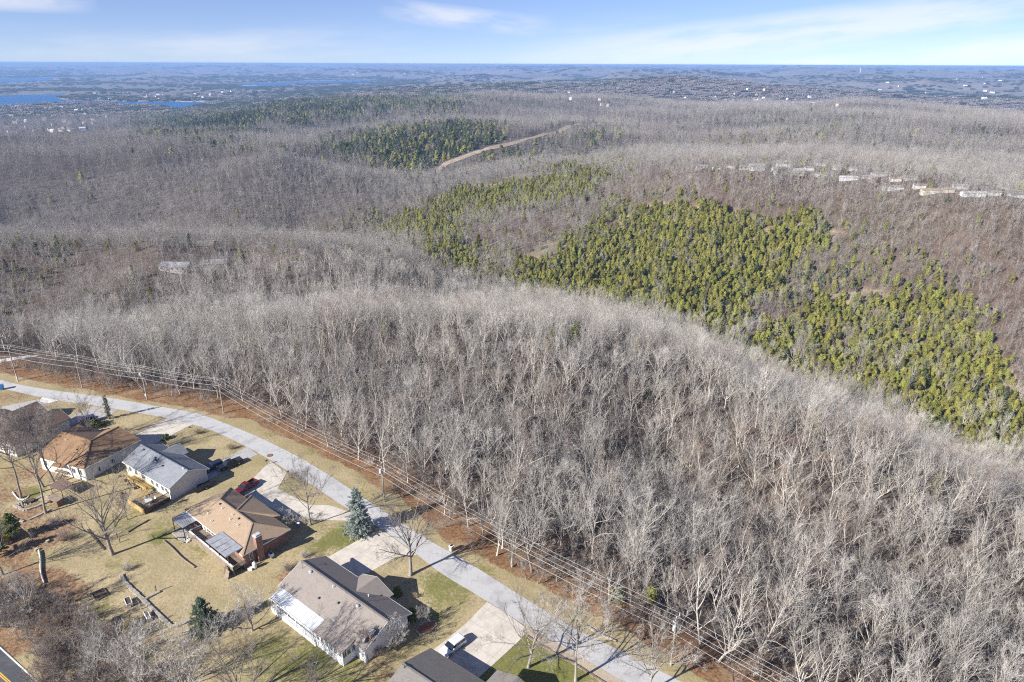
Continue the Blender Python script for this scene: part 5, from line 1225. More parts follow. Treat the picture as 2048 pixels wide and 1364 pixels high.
def make_shrub(seed, R_=.9, H=1.1, n=46, tw=.02, sub=5):
    rng = np.random.default_rng(seed); K = TM()
    for k in range(n):
        a_ = rng.uniform(0, 6.283); e_ = rng.uniform(.5, 1.45); d = np.array([math.cos(a_) * math.cos(e_) * R_ / H, math.sin(a_) * math.cos(e_) * R_ / H, math.sin(e_)]); d /= np.linalg.norm(d)
        P = wob(rng, (rng.normal() * .08 * R_, rng.normal() * .08 * R_, -.1), d, H * rng.uniform(.75, 1.15), 3, .02, .16); K.ribbon(P, tw * 1.5, rng)
        for q in range(sub):
            g = rng.uniform(.3, 1) * 3; ii = min(int(g), 2); sp = P[ii] + (P[ii + 1] - P[ii]) * (g - ii)
            t2 = dir_off(rng, d, rng.uniform(.3, .9)); K.ribbon(wob(rng, sp, t2, H * rng.uniform(.2, .42), 2, .05, .15), tw, rng)
    return K
def tree_thing(name, label, cat, TK, tmat, cmat, loc, rz=0, scale=1.0, group=None, crown='crown'):
    t = thing(name, label, cat, loc, rz, group); t.scale = (scale,) * 3 if not isinstance(scale, tuple) else scale
    for part, k, m in (('trunk', TK[0], tmat), (crown, TK[1], cmat)):
        o = bpy.data.objects.new(part, k if isinstance(k, bpy.types.Mesh) else k.mesh(part, m)); col.objects.link(o); o.parent = t
    return t
# yard trees, each built for its place
YARD = [
 # px, py, label, params, trunk mat, twig mat, rot
 ((226,1109), 'big bare spreading tree with pale trunk on the rear lawn of the brick house', dict(seed=11,H=17,clear=.36,fork=True,nl=11,ns=9,nt=6,ntt=3,r0=.36,el=(.45,1.15)), 'bark_yard','twig_yard'),
 ((622,1050), 'slender bare tree beside the brick house driveway and its cast shadow', dict(seed=12,H=13.5,clear=.34,nl=13,ns=8,nt=6,ntt=3,r0=.19,el=(.55,1.0)), 'bark_yard','twig_yard'),
 ((820,1151), 'big bare roadside tree with stout pale trunk before the white ranch house', dict(seed=13,H=15.5,clear=.40,fork=True,nl=12,ns=10,nt=6,ntt=3,r0=.36,el=(.1,1.0)), 'bark','twig_yard'),
 ((1056,1333), 'bare wide-branched tree on the green bottom lawn beside the concrete drive', dict(seed=14,H=14.5,clear=.36,fork=True,nl=12,ns=9,nt=5,ntt=3,r0=.26,el=(.25,1.1)), 'bark_yard','twig_yard'),
 ((1152,1361), 'tall pale bare tree at the corner of the bottom lawn and gravel shoulder', dict(seed=15,H=16,clear=.40,fork=True,nl=13,ns=9,nt=6,ntt=3,r0=.27,el=(.5,1.25)), 'bark','twig'),
 ((1300,1385), 'pale bare tree overhanging the road at the bottom edge', dict(seed=16,H=13,clear=.35,fork=True,nl=11,ns=8,nt=6,ntt=3,r0=.22,el=(.3,1.15)), 'bark','twig'),
 ((505,1262), 'round dense bare tree beside the striped patio cover of the white house', dict(seed=17,H=7.5,clear=.22,fork=True,nl=14,ns=10,nt=7,ntt=4,r0=.2,el=(.25,1.25),tw=.02), 'bark','twig'),
 ((180,886), 'bare tree in front of the bright blue van', dict(seed=18,H=13,clear=.36,fork=True,nl=9,ns=8,nt=5,ntt=3,r0=.2,el=(.5,1.15)), 'bark_yard','twig_yard'),
 ((92,1026), 'tall leaning bare tree nearest the stone bank in the left back garden', dict(seed=19,H=18,clear=.52,nl=10,ns=8,nt=5,ntt=3,r0=.24,el=(.45,1.05)), 'bark_yard','twig_yard'),
 ((42,996), 'tall bare tree inside the white kerbed gravel ring at the left edge', dict(seed=20,H=17,clear=.48,nl=10,ns=8,nt=6,ntt=3,r0=.26,el=(.4,1.05)), 'bark_yard','twig_yard'),
 ((88,974), 'tall bare tree between the garden shelter and the kerbed gravel ring', dict(seed=21,H=17,clear=.48,nl=10,ns=8,nt=6,ntt=3,r0=.22,el=(.5,1.1)), 'bark_yard','twig_yard'),
 ((111,967), 'tall bare tree right by the wooden back stair', dict(seed=22,H=17.5,clear=.45,nl=11,ns=9,nt=6,ntt=3,r0=.24,el=(.5,1.1)), 'bark_yard','twig_yard'),
 ((395,1440), 'pale forked bare tree low at the bottom edge left of the white house', dict(seed=23,H=17,clear=.30,fork=True,nl=12,ns=9,nt=6,ntt=3,r0=.28,el=(.35,1.2)), 'bark','twig'),
 ((300,1400), 'grey bare tree at the bottom edge above the brown thicket', dict(seed=24,H=14,clear=.28,fork=True,nl=12,ns=9,nt=6,ntt=3,r0=.2,el=(.4,1.2)), 'bark_yard','twig'),
 ((497,1440), 'dark bare tree at the bottom edge casting branch shadows on the lawn', dict(seed=25,H=16,clear=.30,fork=True,nl=11,ns=8,nt=5,ntt=3,r0=.24,el=(.35,1.1)), 'bark_yard','twig_yard'),
 ((255,1040), 'small grey bare tree between the yellow deck and the big spreading tree', dict(seed=26,H=6.5,clear=.2,nl=12,ns=8,nt=5,ntt=3,r0=.1,el=(.6,1.2)), 'bark_yard','twig_yard'),
 ((738,1322), 'thin bare tree by the dish corner of the white ranch house', dict(seed=27,H=6.0,clear=.3,nl=9,ns=7,nt=5,ntt=3,r0=.07,el=(.6,1.2)), 'bark_yard','twig_yard'),
 ((792,1298), 'grey bushy bare tree against the chimney end of the white house', dict(seed=28,H=5.5,clear=.15,fork=True,nl=12,ns=8,nt=6,ntt=3,r0=.09,el=(.4,1.2)), 'bark_yard','twig'),
 ((851,1250), 'small pale round bare tree beside the red mulch bed', dict(seed=29,H=3.6,clear=.15,fork=True,nl=13,ns=8,nt=6,ntt=3,r0=.07,el=(.3,1.2),tw=.018), 'bark','twig'),
 ((592,1052), 'weeping grey bare shrub tree at the front corner of the brick house', dict(seed=30,H=4.2,clear=.3,fork=True,nl=12,ns=8,nt=6,ntt=3,r0=.09,el=(.2,1.0),droop=-.16), 'bark_yard','twig'),
 ((60,915), 'grey many-branched bare tree covering the rear of the left white house', dict(seed=31,H=12,clear=.25,fork=True,nl=13,ns=10,nt=7,ntt=3,r0=.2,el=(.4,1.25)), 'bark_yard','twig'),
 ((20,925), 'grey bare tree at the left edge in front of the dark brown roof', dict(seed=32,H=12,clear=.25,fork=True,nl=12,ns=10,nt=7,ntt=3,r0=.2,el=(.4,1.25)), 'bark_yard','twig_yard'),
 ((120,905), 'reddish bare tree between the tan-brown roof and the dark brown roof', dict(seed=33,H=8.5,clear=.25,fork=True,nl=12,ns=9,nt=7,ntt=3,r0=.16,el=(.4,1.25)), 'bark','twig_red'),
 ((8,1150), 'bare tree rising from the dead leaves at the left edge below the orange shed', dict(seed=34,H=12,clear=.35,fork=True,nl=11,ns=8,nt=6,ntt=3,r0=.2,el=(.4,1.2)), 'bark_yard','twig_yard'),
 ((205,1375), 'bare tree in the brown thicket by the lower road', dict(seed=35,H=11,clear=.28,fork=True,nl=12,ns=8,nt=6,ntt=3,r0=.18,el=(.4,1.2)), 'bark_yard','twig'),
 ((60,1235), 'grey sprawling bare tree over the leaf bank beside the lower road', dict(seed=36,H=9,clear=.2,fork=True,nl=12,ns=8,nt=6,ntt=3,r0=.16,el=(.25,1.1)), 'bark','twig'),
 ((640,1400), 'bare tree at the bottom edge below the white house lawn', dict(seed=37,H=9,clear=.3,fork=True,nl=11,ns=8,nt=5,ntt=3,r0=.16,el=(.4,1.15)), 'bark_yard','twig_yard'),
]
for (p, lb, kw, tm_, cm_) in YARD:
    tree_thing('bare_tree', lb, 'tree', make_bare(**dict(dict(tw=.03), **dict(kw, reach=1.18, nl=kw['nl'] + 2, ns=kw['ns'] + 1, nt=kw['nt'] + 1, ntt=4))), MT[tm_], MT[cm_], at(*p), random.Random(kw['seed']).uniform(0, 6.28))
# trunk wrapped in ivy
P_ = make_cedar(70, 7.0, .55, 420, .2, .25); tree_thing('ivy_trunk', 'topped bare trunk wrapped in ivy standing by the road at the left', 'tree', P_, MT['bark'], MT['cedar_dark'], at(219,838), 0, (1,1,1), crown='ivy')
tree_thing('blue_spruce', 'large pale blue spruce beside the road in front of the white house drive', 'tree', make_spruce(40, 11.5, 3.0), MT['bark_dark'], MT['spruce'], at(718,1066))
tree_thing('spruce_tree', 'green spruce on the rear lawn left of the white ranch house', 'tree', make_spruce(41, 7.6, 2.7, 20, .12), MT['bark_dark'], MT['spruce_green'], at(412,1262))
tree_thing('young_pine', 'small yellow-green pine beside the orange shed at the left edge', 'tree', make_spruce(42, 6.5, 1.8, 14, .35), MT['bark_dark'], MT['bush_green'], at(29,1078))
tree_thing('young_pine', 'yellow-green pine cut by the left edge below the orange shed', 'tree', make_spruce(43, 6.0, 1.9, 14, .25), MT['bark_dark'], MT['bush_green'], at(-2,1110))
def shrub(label, p, seed, R_, H, mat, n=60, group=None):
    o = bpy.data.objects.new('shrub', make_shrub(seed, R_, H, n).mesh('shrub', MT[mat])); col.objects.link(o); o.location = at(*p); return tag(o, label, 'shrub', group)
shrub('small brown leafless shrub by the gravel drive end', (463,898), 50, 1.15, 1.5, 'twig_red', 110)
shrub('small brown leafless shrub on the front lawn near the road bend', (397,867), 51, 1.1, 1.3, 'twig_red', 100)
shrub('tiny brown shrub beside the tan-brown house drive', (379,855), 52, .5, .5, 'twig_red', 40)
shrub('round straw-coloured ornamental grass clump on the low lawn', (261,1252), 53, 1.5, 1.7, 'straw', 420)
shrub('low grey twiggy bush at the upper end of the stone retaining wall', (255,1140), 54, 1.3, 1.5, 'twig_pale', 120)
shrub('rusty brown bush in the leaves left of the big bare tree', (130,1080), 55, 2.2, 2.2, 'twig_red', 150)
shrub('grey bush on the leaf-covered bank above the cut stumps', (112,1050), 56, 1.7, 1.9, 'twig_pale', 130)
shrub('pale dry bush in the dark shade by the white house front', (830,1195), 57, .6, 1.0, 'straw', 60)
shrub('small pale dry bush under the big roadside tree', (812,1163), 58, .9, .9, 'twig_pale', 60)
shrub('brown scrub along the side of the white ranch house', (575,1140), 59, 1.6, 1.6, 'twig_red', 120)
shrub('grey scrub on the lawn edge between the brick and white houses', (610,1115), 60, 1.3, 1.3, 'twig', 100)
shrub('low bush by the dish corner of the white ranch house', (757,1310), 61, 1.2, 1.6, 'twig_red', 110)
def leafy(name, label, p, seed, H, R_, mat, n=420, size=.2):
    K = make_cedar(seed, H, R_, n, size, .35)[1]; o = bpy.data.objects.new(name, K.mesh(name, MT[mat])); col.objects.link(o); o.location = at(*p); return tag(o, label, 'bush')
leafy('leafy_bush', 'round green bush on the tan-brown house drive edge', (333,878), 62, 1.0, .9, 'cedar_dark')
leafy('leafy_bush', 'bright green bush in the shade at the white house corner', (825,1238), 63, 1.8, 1.0, 'bush_green')
leafy('leafy_bush', 'small bright green bush by the front gable of the white house', (795,1190), 64, 1.7, .6, 'bush_green')
leafy('clipped_hedge', 'low olive hedge mound in front of the bright blue van', (193,852), 65, 1.6, 2.6, 'cedar_dark', 900, .22)
leafy('leafy_bush', 'bright yellow-green bush under the power lines at lower right', (1234,1198), 66, 2.6, 1.5, 'bush_green', 600)
leafy('leafy_bush', 'olive bush at the wood edge left of the road pole', (1300,1200), 67, 3.0, 1.5, 'cedar', 600)

# ---------------------------------------------------------------- the woods
nprng = np.random.default_rng(2024)
EVER = [ # pixel outlines of evergreen stands, share, dark share
 ([(1455,690),(1530,640),(1640,590),(1750,575),(1850,565),(1935,600),(1995,680),(2010,760),(2060,800),(2060,905),(1960,885),(1870,865),(1790,815),(1680,775),(1560,740)], .84, .03),
 ([(1035,520),(1100,480),(1180,470),(1230,420),(1300,400),(1400,392),(1475,420),(1560,440),(1640,430),(1700,460),(1610,500),(1580,540),(1510,620),(1450,655),(1330,625),(1250,605),(1120,600),(1060,565)], .88, .05),
 ([(865,400),(950,365),(1050,345),(1150,322),(1245,315),(1255,332),(1130,388),(1010,420),(930,450),(910,470),(1010,530),(965,548),(880,515),(750,455),(765,425),(850,425)], .80, .1),
 ([(1340,610),(1450,640),(1500,690),(1440,700),(1360,650)], .8, .05),
 ([(615,292),(720,268),(850,252),(960,238),(1005,290),(880,332),(800,338),(700,312)], .90, .4),
 ([(1000,318),(1090,285),(1200,262),(1260,270),(1180,300),(1060,328)], .40, .4),
 ([(250,240),(420,222),(560,197),(700,187),(900,178),(960,200),(700,228),(560,243),(440,273),(290,263)], .93, .75),
 ([(940,520),(1040,530),(1110,600),(1010,560)], .35, .3),
 ([(1440,250),(1700,245),(1700,300),(1440,290)], .10, .3),
 ([(1500,560),(1800,470),(1900,500),(1900,560),(1640,590)], .16, .2),
 ([(0,470),(130,470),(150,540),(0,560)], .03, .9),
]
EVER = [(np.array(P, float), s, dk) for P, s, dk in EVER]
CLEAR = [  # pixel spots kept free of trees: houses in the woods, the power-line cut, the side road
 (np.array([(845,351),(884,323),(980,289),(1190,245),(1197,250),(1000,300),(900,334),(858,352)], float)),
 (np.array([(-120,722),(0,706),(80,688),(90,716),(50,728),(0,748),(-120,780)], float)),
]
HOMES = []
HOME_STRIP = np.array([(1380,325),(1700,340),(1800,365),(2060,385),(2060,410),(1780,400),(1540,360),(1380,345)], float)
for qx, qy, rad in [(1403,331,9),(1460,330,7),(1513,334,10),(1566,327,11),(1548,340,6),(1596,343,8),(1640,325,8),(1648,347,10),(1673,333,7),(1702,335,8),(1697,354,12),(1728,362,6),(1760,346,12),(1820,354,9),(1785,373,12),(1862,380,12),(1945,386,13),(1920,371,8),(2034,388,10),(2008,372,7)]:
    p_ = at(qx, qy + 6); HOMES.append((p_.x, p_.y, rad))
for qx, qy, rad in [(355,540,12),(430,535,11),(415,500,9)]:
    p_ = at(qx, qy); HOMES.append((p_.x, p_.y, rad))
def woods_points(r0, r1, spacing, tmax=47.0):
    n = int((r1 ** 2 - r0 ** 2) * R(2 * tmax) / 2 / spacing ** 2)
    nx = int((2 * r1 * math.sin(R(tmax))) / spacing) + 2; ny = int((r1 - r0 * .6) / spacing) + 2
    gx, gy = np.meshgrid((np.arange(nx) - nx / 2) * spacing, r0 * .6 + np.arange(ny) * spacing)
    x = gx.ravel() + nprng.uniform(-.48, .48, gx.size) * spacing; y = gy.ravel() + nprng.uniform(-.48, .48, gx.size) * spacing
    r = np.hypot(x, y); th = np.degrees(np.arctan2(x, y)); k = (r >= r0) & (r < r1) & (np.abs(th) < tmax)
    return x[k], y[k]
# horizon profile for dropping trees nobody could see from here or a step aside
pth = np.arange(-48, 48.01, .25); prs = np.geomspace(60, 26000, 420)
PX, PY = np.meshgrid(R(1) * pth, prs); HZ = terrain(PY * np.sin(PX), PY * np.cos(PX))
HA = np.maximum.accumulate((HZ + 5.0 - CAM_H) / PY, axis=0)
def visible(x, y, z, top, slack=.006):
    r = np.hypot(x, y); th = np.degrees(np.arctan2(x, y))
    i = np.clip(np.searchsorted(prs, r * .97) - 1, 0, len(prs) - 1); j = np.clip(np.round((th + 48) / .25).astype(int), 0, len(pth) - 1)
    return (z + top - CAM_H) / r > HA[i, j] - slack - 4.0 / r
def lake_free(x, y, z): return z > LAKE_Z + 1.5
def classify(x, y, z, r):
    px, py, f = project(x, y, z + 5.0)
    px = px + 75 * fbm(x / 35, y / 35, 41, 3) + nprng.normal(0, 1, len(x)) * np.where(nprng.uniform(0, 1, len(x)) < .35, 34, 6); py = py + 40 * fbm(x / 35, y / 35, 57, 3) + nprng.normal(0, 1, len(x)) * np.where(nprng.uniform(0, 1, len(x)) < .35, 18, 3)
    kind = np.zeros(len(x), int)                # 0 bare, 1 olive evergreen, 2 dark evergreen
    u = nprng.uniform(0, 1, len(x)); u2 = nprng.uniform(0, 1, len(x))
    clump = fbm(x / 45, y / 45, 21, 3)
    for P, s, dk in EVER:
        ins = inpoly(px, py, P); k = ins & (u < s + clump * 1.1 * (1 - abs(2 * s - 1)) )
        kind[k] = np.where(u2[k] < dk, 2, 1)
    k = (u > .988) & (kind == 0) & (r > 190); kind[k] = 1 + (u2[k] < .5)
    keep = np.ones(len(x), bool)
    bx, by, _ = project(x, y, z)
    for hx, hy, hr in HOMES: keep &= np.hypot(x - hx, y - hy) > hr * .5
    for P in CLEAR: keep &= ~inpoly(bx, by, P)
    return kind, keep
# nearer wood: one tree per point
x, y = woods_points(40, 430, 5.3)
sd_w = -seg_dist(x, y, WOOD_EDGE); sr = seg_dist(x, y, cenL); keep = (sd_w > .8 + 5.0 * fbm(x / 9, y / 9, 73, 3)) & (sr < -7)
x, y = x[keep], y[keep]; z = terrain(x, y); r = np.hypot(x, y)
px, py, f = project(x, y, z + 7)
keep = visible(x, y, z, 15) & (px > -330) & (px < 2380) & (py < 1700)
thin = inpoly(px, py, np.array([(-400,600),(130,600),(200,690),(160,780),(-400,780)])) & (nprng.uniform(0, 1, len(x)) < .55)
keep &= ~thin
x, y, z, r = x[keep], y[keep], z[keep], r[keep]
kind, keep = classify(x, y, z, r); x, y, z, r, kind = x[keep], y[keep], z[keep], r[keep], kind[keep]
near_set = [x, y, z, r, kind]
xe, ye = woods_points(150, 800, 3.4); ze = terrain(xe, ye); re_ = np.hypot(xe, ye); ke = visible(xe, ye, ze, 9) & (-seg_dist(xe, ye, WOOD_EDGE) > 30)
xe, ye, ze, re_ = xe[ke], ye[ke], ze[ke], re_[ke]; kinde, ke = classify(xe, ye, ze, re_); ke &= (kinde > 0) & (nprng.uniform(0, 1, len(xe)) < .8); xe, ye, ze = xe[ke], ye[ke], ze[ke]      # evergreens grow denser than the bare trees
x2, y2 = woods_points(430, 1000, 5.5); z2 = terrain(x2, y2); r2 = np.hypot(x2, y2); k2 = visible(x2, y2, z2, 15)
x2, y2, z2, r2 = x2[k2], y2[k2], z2[k2], r2[k2]; kind2, k2 = classify(x2, y2, z2, r2); x2, y2, z2, r2, kind2 = x2[k2], y2[k2], z2[k2], r2[k2], kind2[k2]
x3, y3 = woods_points(1000, 2900, 10.0); z3 = terrain(x3, y3); r3 = np.hypot(x3, y3); k3 = visible(x3, y3, z3, 15) & lake_free(x3, y3, z3)
x3, y3, z3, r3 = x3[k3], y3[k3], z3[k3], r3[k3]; kind3, k3 = classify(x3, y3, z3, r3); x3, y3, z3, r3, kind3 = x3[k3], y3[k3], z3[k3], r3[k3], kind3[k3]
x4, y4 = woods_points(2900, 9000, 27.0); z4 = terrain(x4, y4); r4 = np.hypot(x4, y4); k4 = visible(x4, y4, z4, 12, .003) & lake_free(x4, y4, z4)
x4, y4, z4, r4 = x4[k4], y4[k4], z4[k4], r4[k4]; kind4, k4 = classify(x4, y4, z4, r4); x4, y4, z4, r4, kind4 = x4[k4], y4[k4], z4[k4], r4[k4], kind4[k4]
x5, y5 = woods_points(9000, 20000, 62.0); z5 = terrain(x5, y5); k5 = visible(x5, y5, z5, 14, .0015) & lake_free(x5, y5, z5); x5, y5, z5 = x5[k5], y5[k5], z5[k5]; kind5 = (fbm(x5 / 700, y5 / 700, 33, 4) + nprng.normal(0, .3, len(x5)) > .55)
sel4 = (fbm(x4 / 420, y4 / 420, 31, 4) + nprng.normal(0, .28, len(x4)) > .45) & (kind4 == 0); kind4[sel4] = 2

# source trees
def mesh_pair(TK, tm_, cm_, nm='crown'): return TK[0].mesh('trunk', MT[tm_]), TK[1].mesh(nm, MT[cm_])
VAR = []
for s in range(9):
    pale = s % 3 == 0
    kw = dict(seed=100 + s, H=12.0 + (s % 4) * 1.2, clear=.26 + .07 * (s % 3), fork=s % 4 != 3, reach=1.12, spread=.3, nl=10 + s % 3, ns=8, nt=4, ntt=2, r0=.175 + .03 * (s % 3), lean=.09, el=(.40 + .12 * (s % 3), 1.25), sides=5, tw=.018, droop=.07)
    VAR.append(mesh_pair(make_bare(**kw), 'bark_pale' if pale or s == 8 or s == 4 else 'bark', ('twig_pale', 'twig', 'twig', 'twig_red', 'twig', 'twig_pale', 'twig', 'twig_pale', 'twig')[s]))
CVAR = [mesh_pair(make_cedar(200 + s, 5.6 + .9 * (s % 4), 1.9 + .3 * (s % 5), 1500, .27, (.38, .6, .33, .7, .45)[s % 5]), 'bark', 'cedar') for s in range(8)]
CDVAR = [mesh_pair(make_cedar(220 + s, 8.5 + s, 2.2 + .2 * s, 1500, .27, .6), 'bark', 'cedar_dark') for s in range(2)]
def joined(pair, name):
    """trunk and crown in one mesh, for the trees of the masses"""
    a_, b_ = pair; me = bpy.data.meshes.new(name); V = []; F = []; mi = []; o = 0
    for k, m in enumerate((a_, b_)):
        c = np.empty(len(m.vertices) * 3, np.float32); m.vertices.foreach_get('co', c); V.append(c)
        l = np.empty(len(m.loops), np.int32); m.loops.foreach_get('vertex_index', l); F.append(l + o); o += len(m.vertices); mi.append(np.full(len(m.polygons), k, np.int32))
    V = np.concatenate(V); F = np.concatenate(F); mi = np.concatenate(mi)
    me.vertices.add(o); me.vertices.foreach_set('co', V); me.loops.add(len(F)); me.loops.foreach_set('vertex_index', F)
    me.polygons.add(len(F) // 4); me.polygons.foreach_set('loop_start', (np.arange(len(F) // 4) * 4).astype(np.int32)); me.polygons.foreach_set('material_index', mi)
    me.materials.append(a_.materials[0]); me.materials.append(b_.materials[0]); me.update(calc_edges=True); return me
src_cols = {}
def source(name, meshes):
    c = bpy.data.collections.new(name)          # not linked to the scene: only a library of shapes for the masses
    for k, m in enumerate(meshes):
        o = bpy.data.objects.new('%s_%02d' % (name, k), m); c.objects.link(o)
    return c
near_src = source('tree_shapes', [joined(p, 'tree_shape') for p in VAR])
ced_src = source('cedar_shapes', [joined(p, 'cedar_shape') for p in CVAR]); cedd_src = source('dark_cedar_shapes', [joined(p, 'dark_cedar_shape') for p in CDVAR])
MIDV = []
for s in range(6):
    kw = dict(seed=300 + s, H=11.5 + (s % 3) * 1.2, clear=.28, fork=True, reach=1.1, nl=10, ns=6, nt=6, ntt=0, r0=.12, lean=.08, tw=.055, el=(.38, 1.25), sides=4)
    MIDV.append(joined(mesh_pair(make_bare(**kw), 'bark', ('twig', 'twig_far', 'twig', 'twig_far_brown', 'twig', 'twig_far')[s]), 'far_tree_shape'))
mid_src = source('mid_tree_shapes', MIDV)
FARV = []
for s in range(5):
    kw = dict(seed=340 + s, H=12.5 + s % 3, clear=.28, fork=True, reach=1.15, nl=8, ns=5, nt=3, ntt=0, r0=.13, lean=.06, tw=.10, el=(.4, 1.25), sides=3)
    FARV.append(joined(mesh_pair(make_bare(**kw), 'bark_yard', ('twig_far', 'twig_far', 'twig', 'twig_far_brown', 'twig_far')[s]), 'distant_tree_shape'))
far_src = source('far_tree_shapes', FARV)
cfar_src = source('far_cedar_shapes', [joined(mesh_pair(make_cedar(360 + s, 6.0 + s * .7, 3.0, 200, .75, .4), 'bark', 'cedar_dark' if s else 'cedar'), 'distant_cedar_shape') for s in range(3)])
def make_clump(seed, n, mat):
    rng = np.random.default_rng(seed); K = TM(); Cn = np.c_[rng.uniform(-15, 15, n), rng.uniform(-15, 15, n), rng.uniform(6, 14, n)]
    hump = 8 + 2 * np.sin(Cn[:, 0] * .5 + seed) * np.cos(Cn[:, 1] * .45 + seed * 2); Cn[:, 2] = Cn[:, 2] / 14 * hump
    Nn = rng.normal(size=(n, 3)) * .32 + np.array([0, 0, 1.0]); Nn /= np.linalg.norm(Nn, axis=1)[:, None]; B = np.cross(Nn, rng.normal(size=(n, 3))); B /= np.linalg.norm(B, axis=1)[:, None]; A = np.cross(Nn, B)
    K.quads(Cn, A * 2.0, B * 1.0); return K.mesh('grove_shape', MT[mat])
grove_src = source('grove_shapes', [make_clump(400 + s, 260, ('twig_far', 'twig_far', 'twig_far_brown', 'twig_far')[s]) for s in range(4)])
dgrove_src = source('dark_grove_shapes', [make_clump(410 + s, 260, 'cedar_dark') for s in range(2)])
def mass(name, X, Y, Z, src, nvar, smin, smax, tilt=.05, patch=120.0):
    """one object of kind stuff: source shapes instanced on points"""
    n = len(X); me = bpy.data.meshes.new(name); me.vertices.add(n); me.vertices.foreach_set('co', np.c_[X, Y, Z - .15].astype(np.float32).ravel())
    rot = np.c_[nprng.normal(0, tilt, n), nprng.normal(0, tilt, n), nprng.uniform(0, 6.283, n)].astype(np.float32)
    sc = nprng.uniform(smin, smax, (n, 1)); scl = np.c_[sc, sc, sc * nprng.uniform(.88, 1.14, (n, 1))].astype(np.float32); ix = (np.floor((fbm(X / patch, Y / patch, 61, 3) * 1.1 + .5 + nprng.normal(0, .22, n)) * nvar).astype(np.int32)) % nvar      # kinds grow in patches
    for nm_, tp, d, key in (('rot', 'FLOAT_VECTOR', rot, 'vector'), ('scl', 'FLOAT_VECTOR', scl, 'vector'), ('pick', 'INT', ix, 'value')):
        at3 = me.attributes.new(nm_, tp, 'POINT'); at3.data.foreach_set(key, d.ravel())
    o = bpy.data.objects.new(name, me); col.objects.link(o)
    g = bpy.data.node_groups.new(name, 'GeometryNodeTree'); g.interface.new_socket('Geometry', in_out='INPUT', socket_type='NodeSocketGeometry'); g.interface.new_socket('Geometry', in_out='OUTPUT', socket_type='NodeSocketGeometry')
    gi = g.nodes.new('NodeGroupInput'); go = g.nodes.new('NodeGroupOutput'); ip = g.nodes.new('GeometryNodeInstanceOnPoints'); ci = g.nodes.new('GeometryNodeCollectionInfo')
    ci.inputs['Collection'].default_value = src; ci.inputs['Separate Children'].default_value = True; ci.inputs['Reset Children'].default_value = True
    ip.inputs['Pick Instance'].default_value = True
    def na(nm_, tp):
        q = g.nodes.new('GeometryNodeInputNamedAttribute'); q.data_type = tp; q.inputs['Name'].default_value = nm_
        return next(s for s in q.outputs if s.enabled and s.name == 'Attribute')
    er = g.nodes.new('FunctionNodeEulerToRotation'); g.links.new(na('rot', 'FLOAT_VECTOR'), er.inputs[0])
    g.links.new(gi.outputs[0], ip.inputs['Points']); g.links.new(ci.outputs[0], ip.inputs['Instance']); g.links.new(er.outputs[0], ip.inputs['Rotation'])
    g.links.new(na('scl', 'FLOAT_VECTOR'), ip.inputs['Scale']); g.links.new(na('pick', 'INT'), ip.inputs['Instance Index']); g.links.new(ip.outputs[0], go.inputs[0])
    md = o.modifiers.new('scatter', 'NODES'); md.node_group = g
    return tag(o, kind='stuff')
# the individuals: the 300 nearest of each kind that stand in the picture
x, y, z, r, kind = near_set
px, py, f = project(x, y, z + 8)
inframe = (px > 10) & (px < 2040) & (py < 1400)
def take(mask, n):
    c = np.nonzero(mask & inframe)[0]; return c[np.argsort(r[c])[:n]]
ind_b = take(kind == 0, 272); ind_c = take(kind > 0, 285)
protos = {}
def individual(i, k, pool, name, label, cat, group, smin, smax):
    key = (name, k)
    sc = float(nprng.uniform(smin, smax)); loc = (float(x[i]), float(y[i]), float(z[i]) - .15); rz = float(nprng.uniform(0, 6.28))
    if key not in protos:
        t = protos[key] = tree_thing(name, label, cat, pool[k], None, None, loc, rz, sc, group)
        return t
    return copy_thing(protos[key], loc, rz, sc, label, group)
sdi = -seg_dist(x, y, WOOD_EDGE)
for i in ind_b:
    if sdi[i] < 6: lb, gr = 'tall leafless grey tree on the front edge of the wood facing the road', 'leafless trees at the wood edge'
    else: lb, gr = 'tall leafless grey tree standing inside the dense bare wood', 'leafless trees inside the near wood'
    individual(i, int(nprng.integers(0, len(VAR))), VAR, 'bare_tree', lb, 'tree', gr, .68, 1.12)
for i in ind_c:
    k = int(nprng.integers(0, len(CVAR))) if kind[i] == 1 else len(CVAR) + int(nprng.integers(0, len(CDVAR)))
    fp = (px[i] > 1400) & (py[i] > 540)
    individual(i, k, CVAR + CDVAR, 'cedar_tree', 'bushy yellow-green evergreen in the stand filling the ravine at right' if fp else 'single evergreen or small clump tree scattered among bare grey trees', 'tree', 'evergreens of the right ravine' if fp else 'scattered evergreens', .5, 1.12)
rest = np.ones(len(x), bool); rest[ind_b] = False; rest[ind_c] = False
kb = rest & (kind == 0); mass('bare_woodland', x[kb], y[kb], z[kb], near_src, len(VAR), .66, 1.1)
kc = rest & (kind > 0)
XC = np.r_[x[kc], x2[kind2 > 0], xe]; YC = np.r_[y[kc], y2[kind2 > 0], ye]; ZC = np.r_[z[kc], z2[kind2 > 0], ze]
KC = np.r_[kind[kc], kind2[kind2 > 0], np.ones(len(xe), int)]; dkm = KC == 2
mass('evergreen_woodland', XC[~dkm], YC[~dkm], ZC[~dkm], ced_src, len(CVAR), .45, 1.12)
mass('evergreen_woodland', XC[dkm], YC[dkm], ZC[dkm], cedd_src, len(CDVAR), .5, 1.1)
kb = kind2 == 0; mass('bare_woodland', x2[kb], y2[kb], z2[kb], mid_src, len(MIDV), .58, .95)
kb = kind3 == 0; mass('bare_woodland', x3[kb], y3[kb], z3[kb], far_src, len(FARV), .8, 1.25, .05, 260.0)
kb = kind3 > 0; mass('evergreen_woodland', x3[kb], y3[kb], z3[kb], cfar_src, 3, 1.0, 1.7)
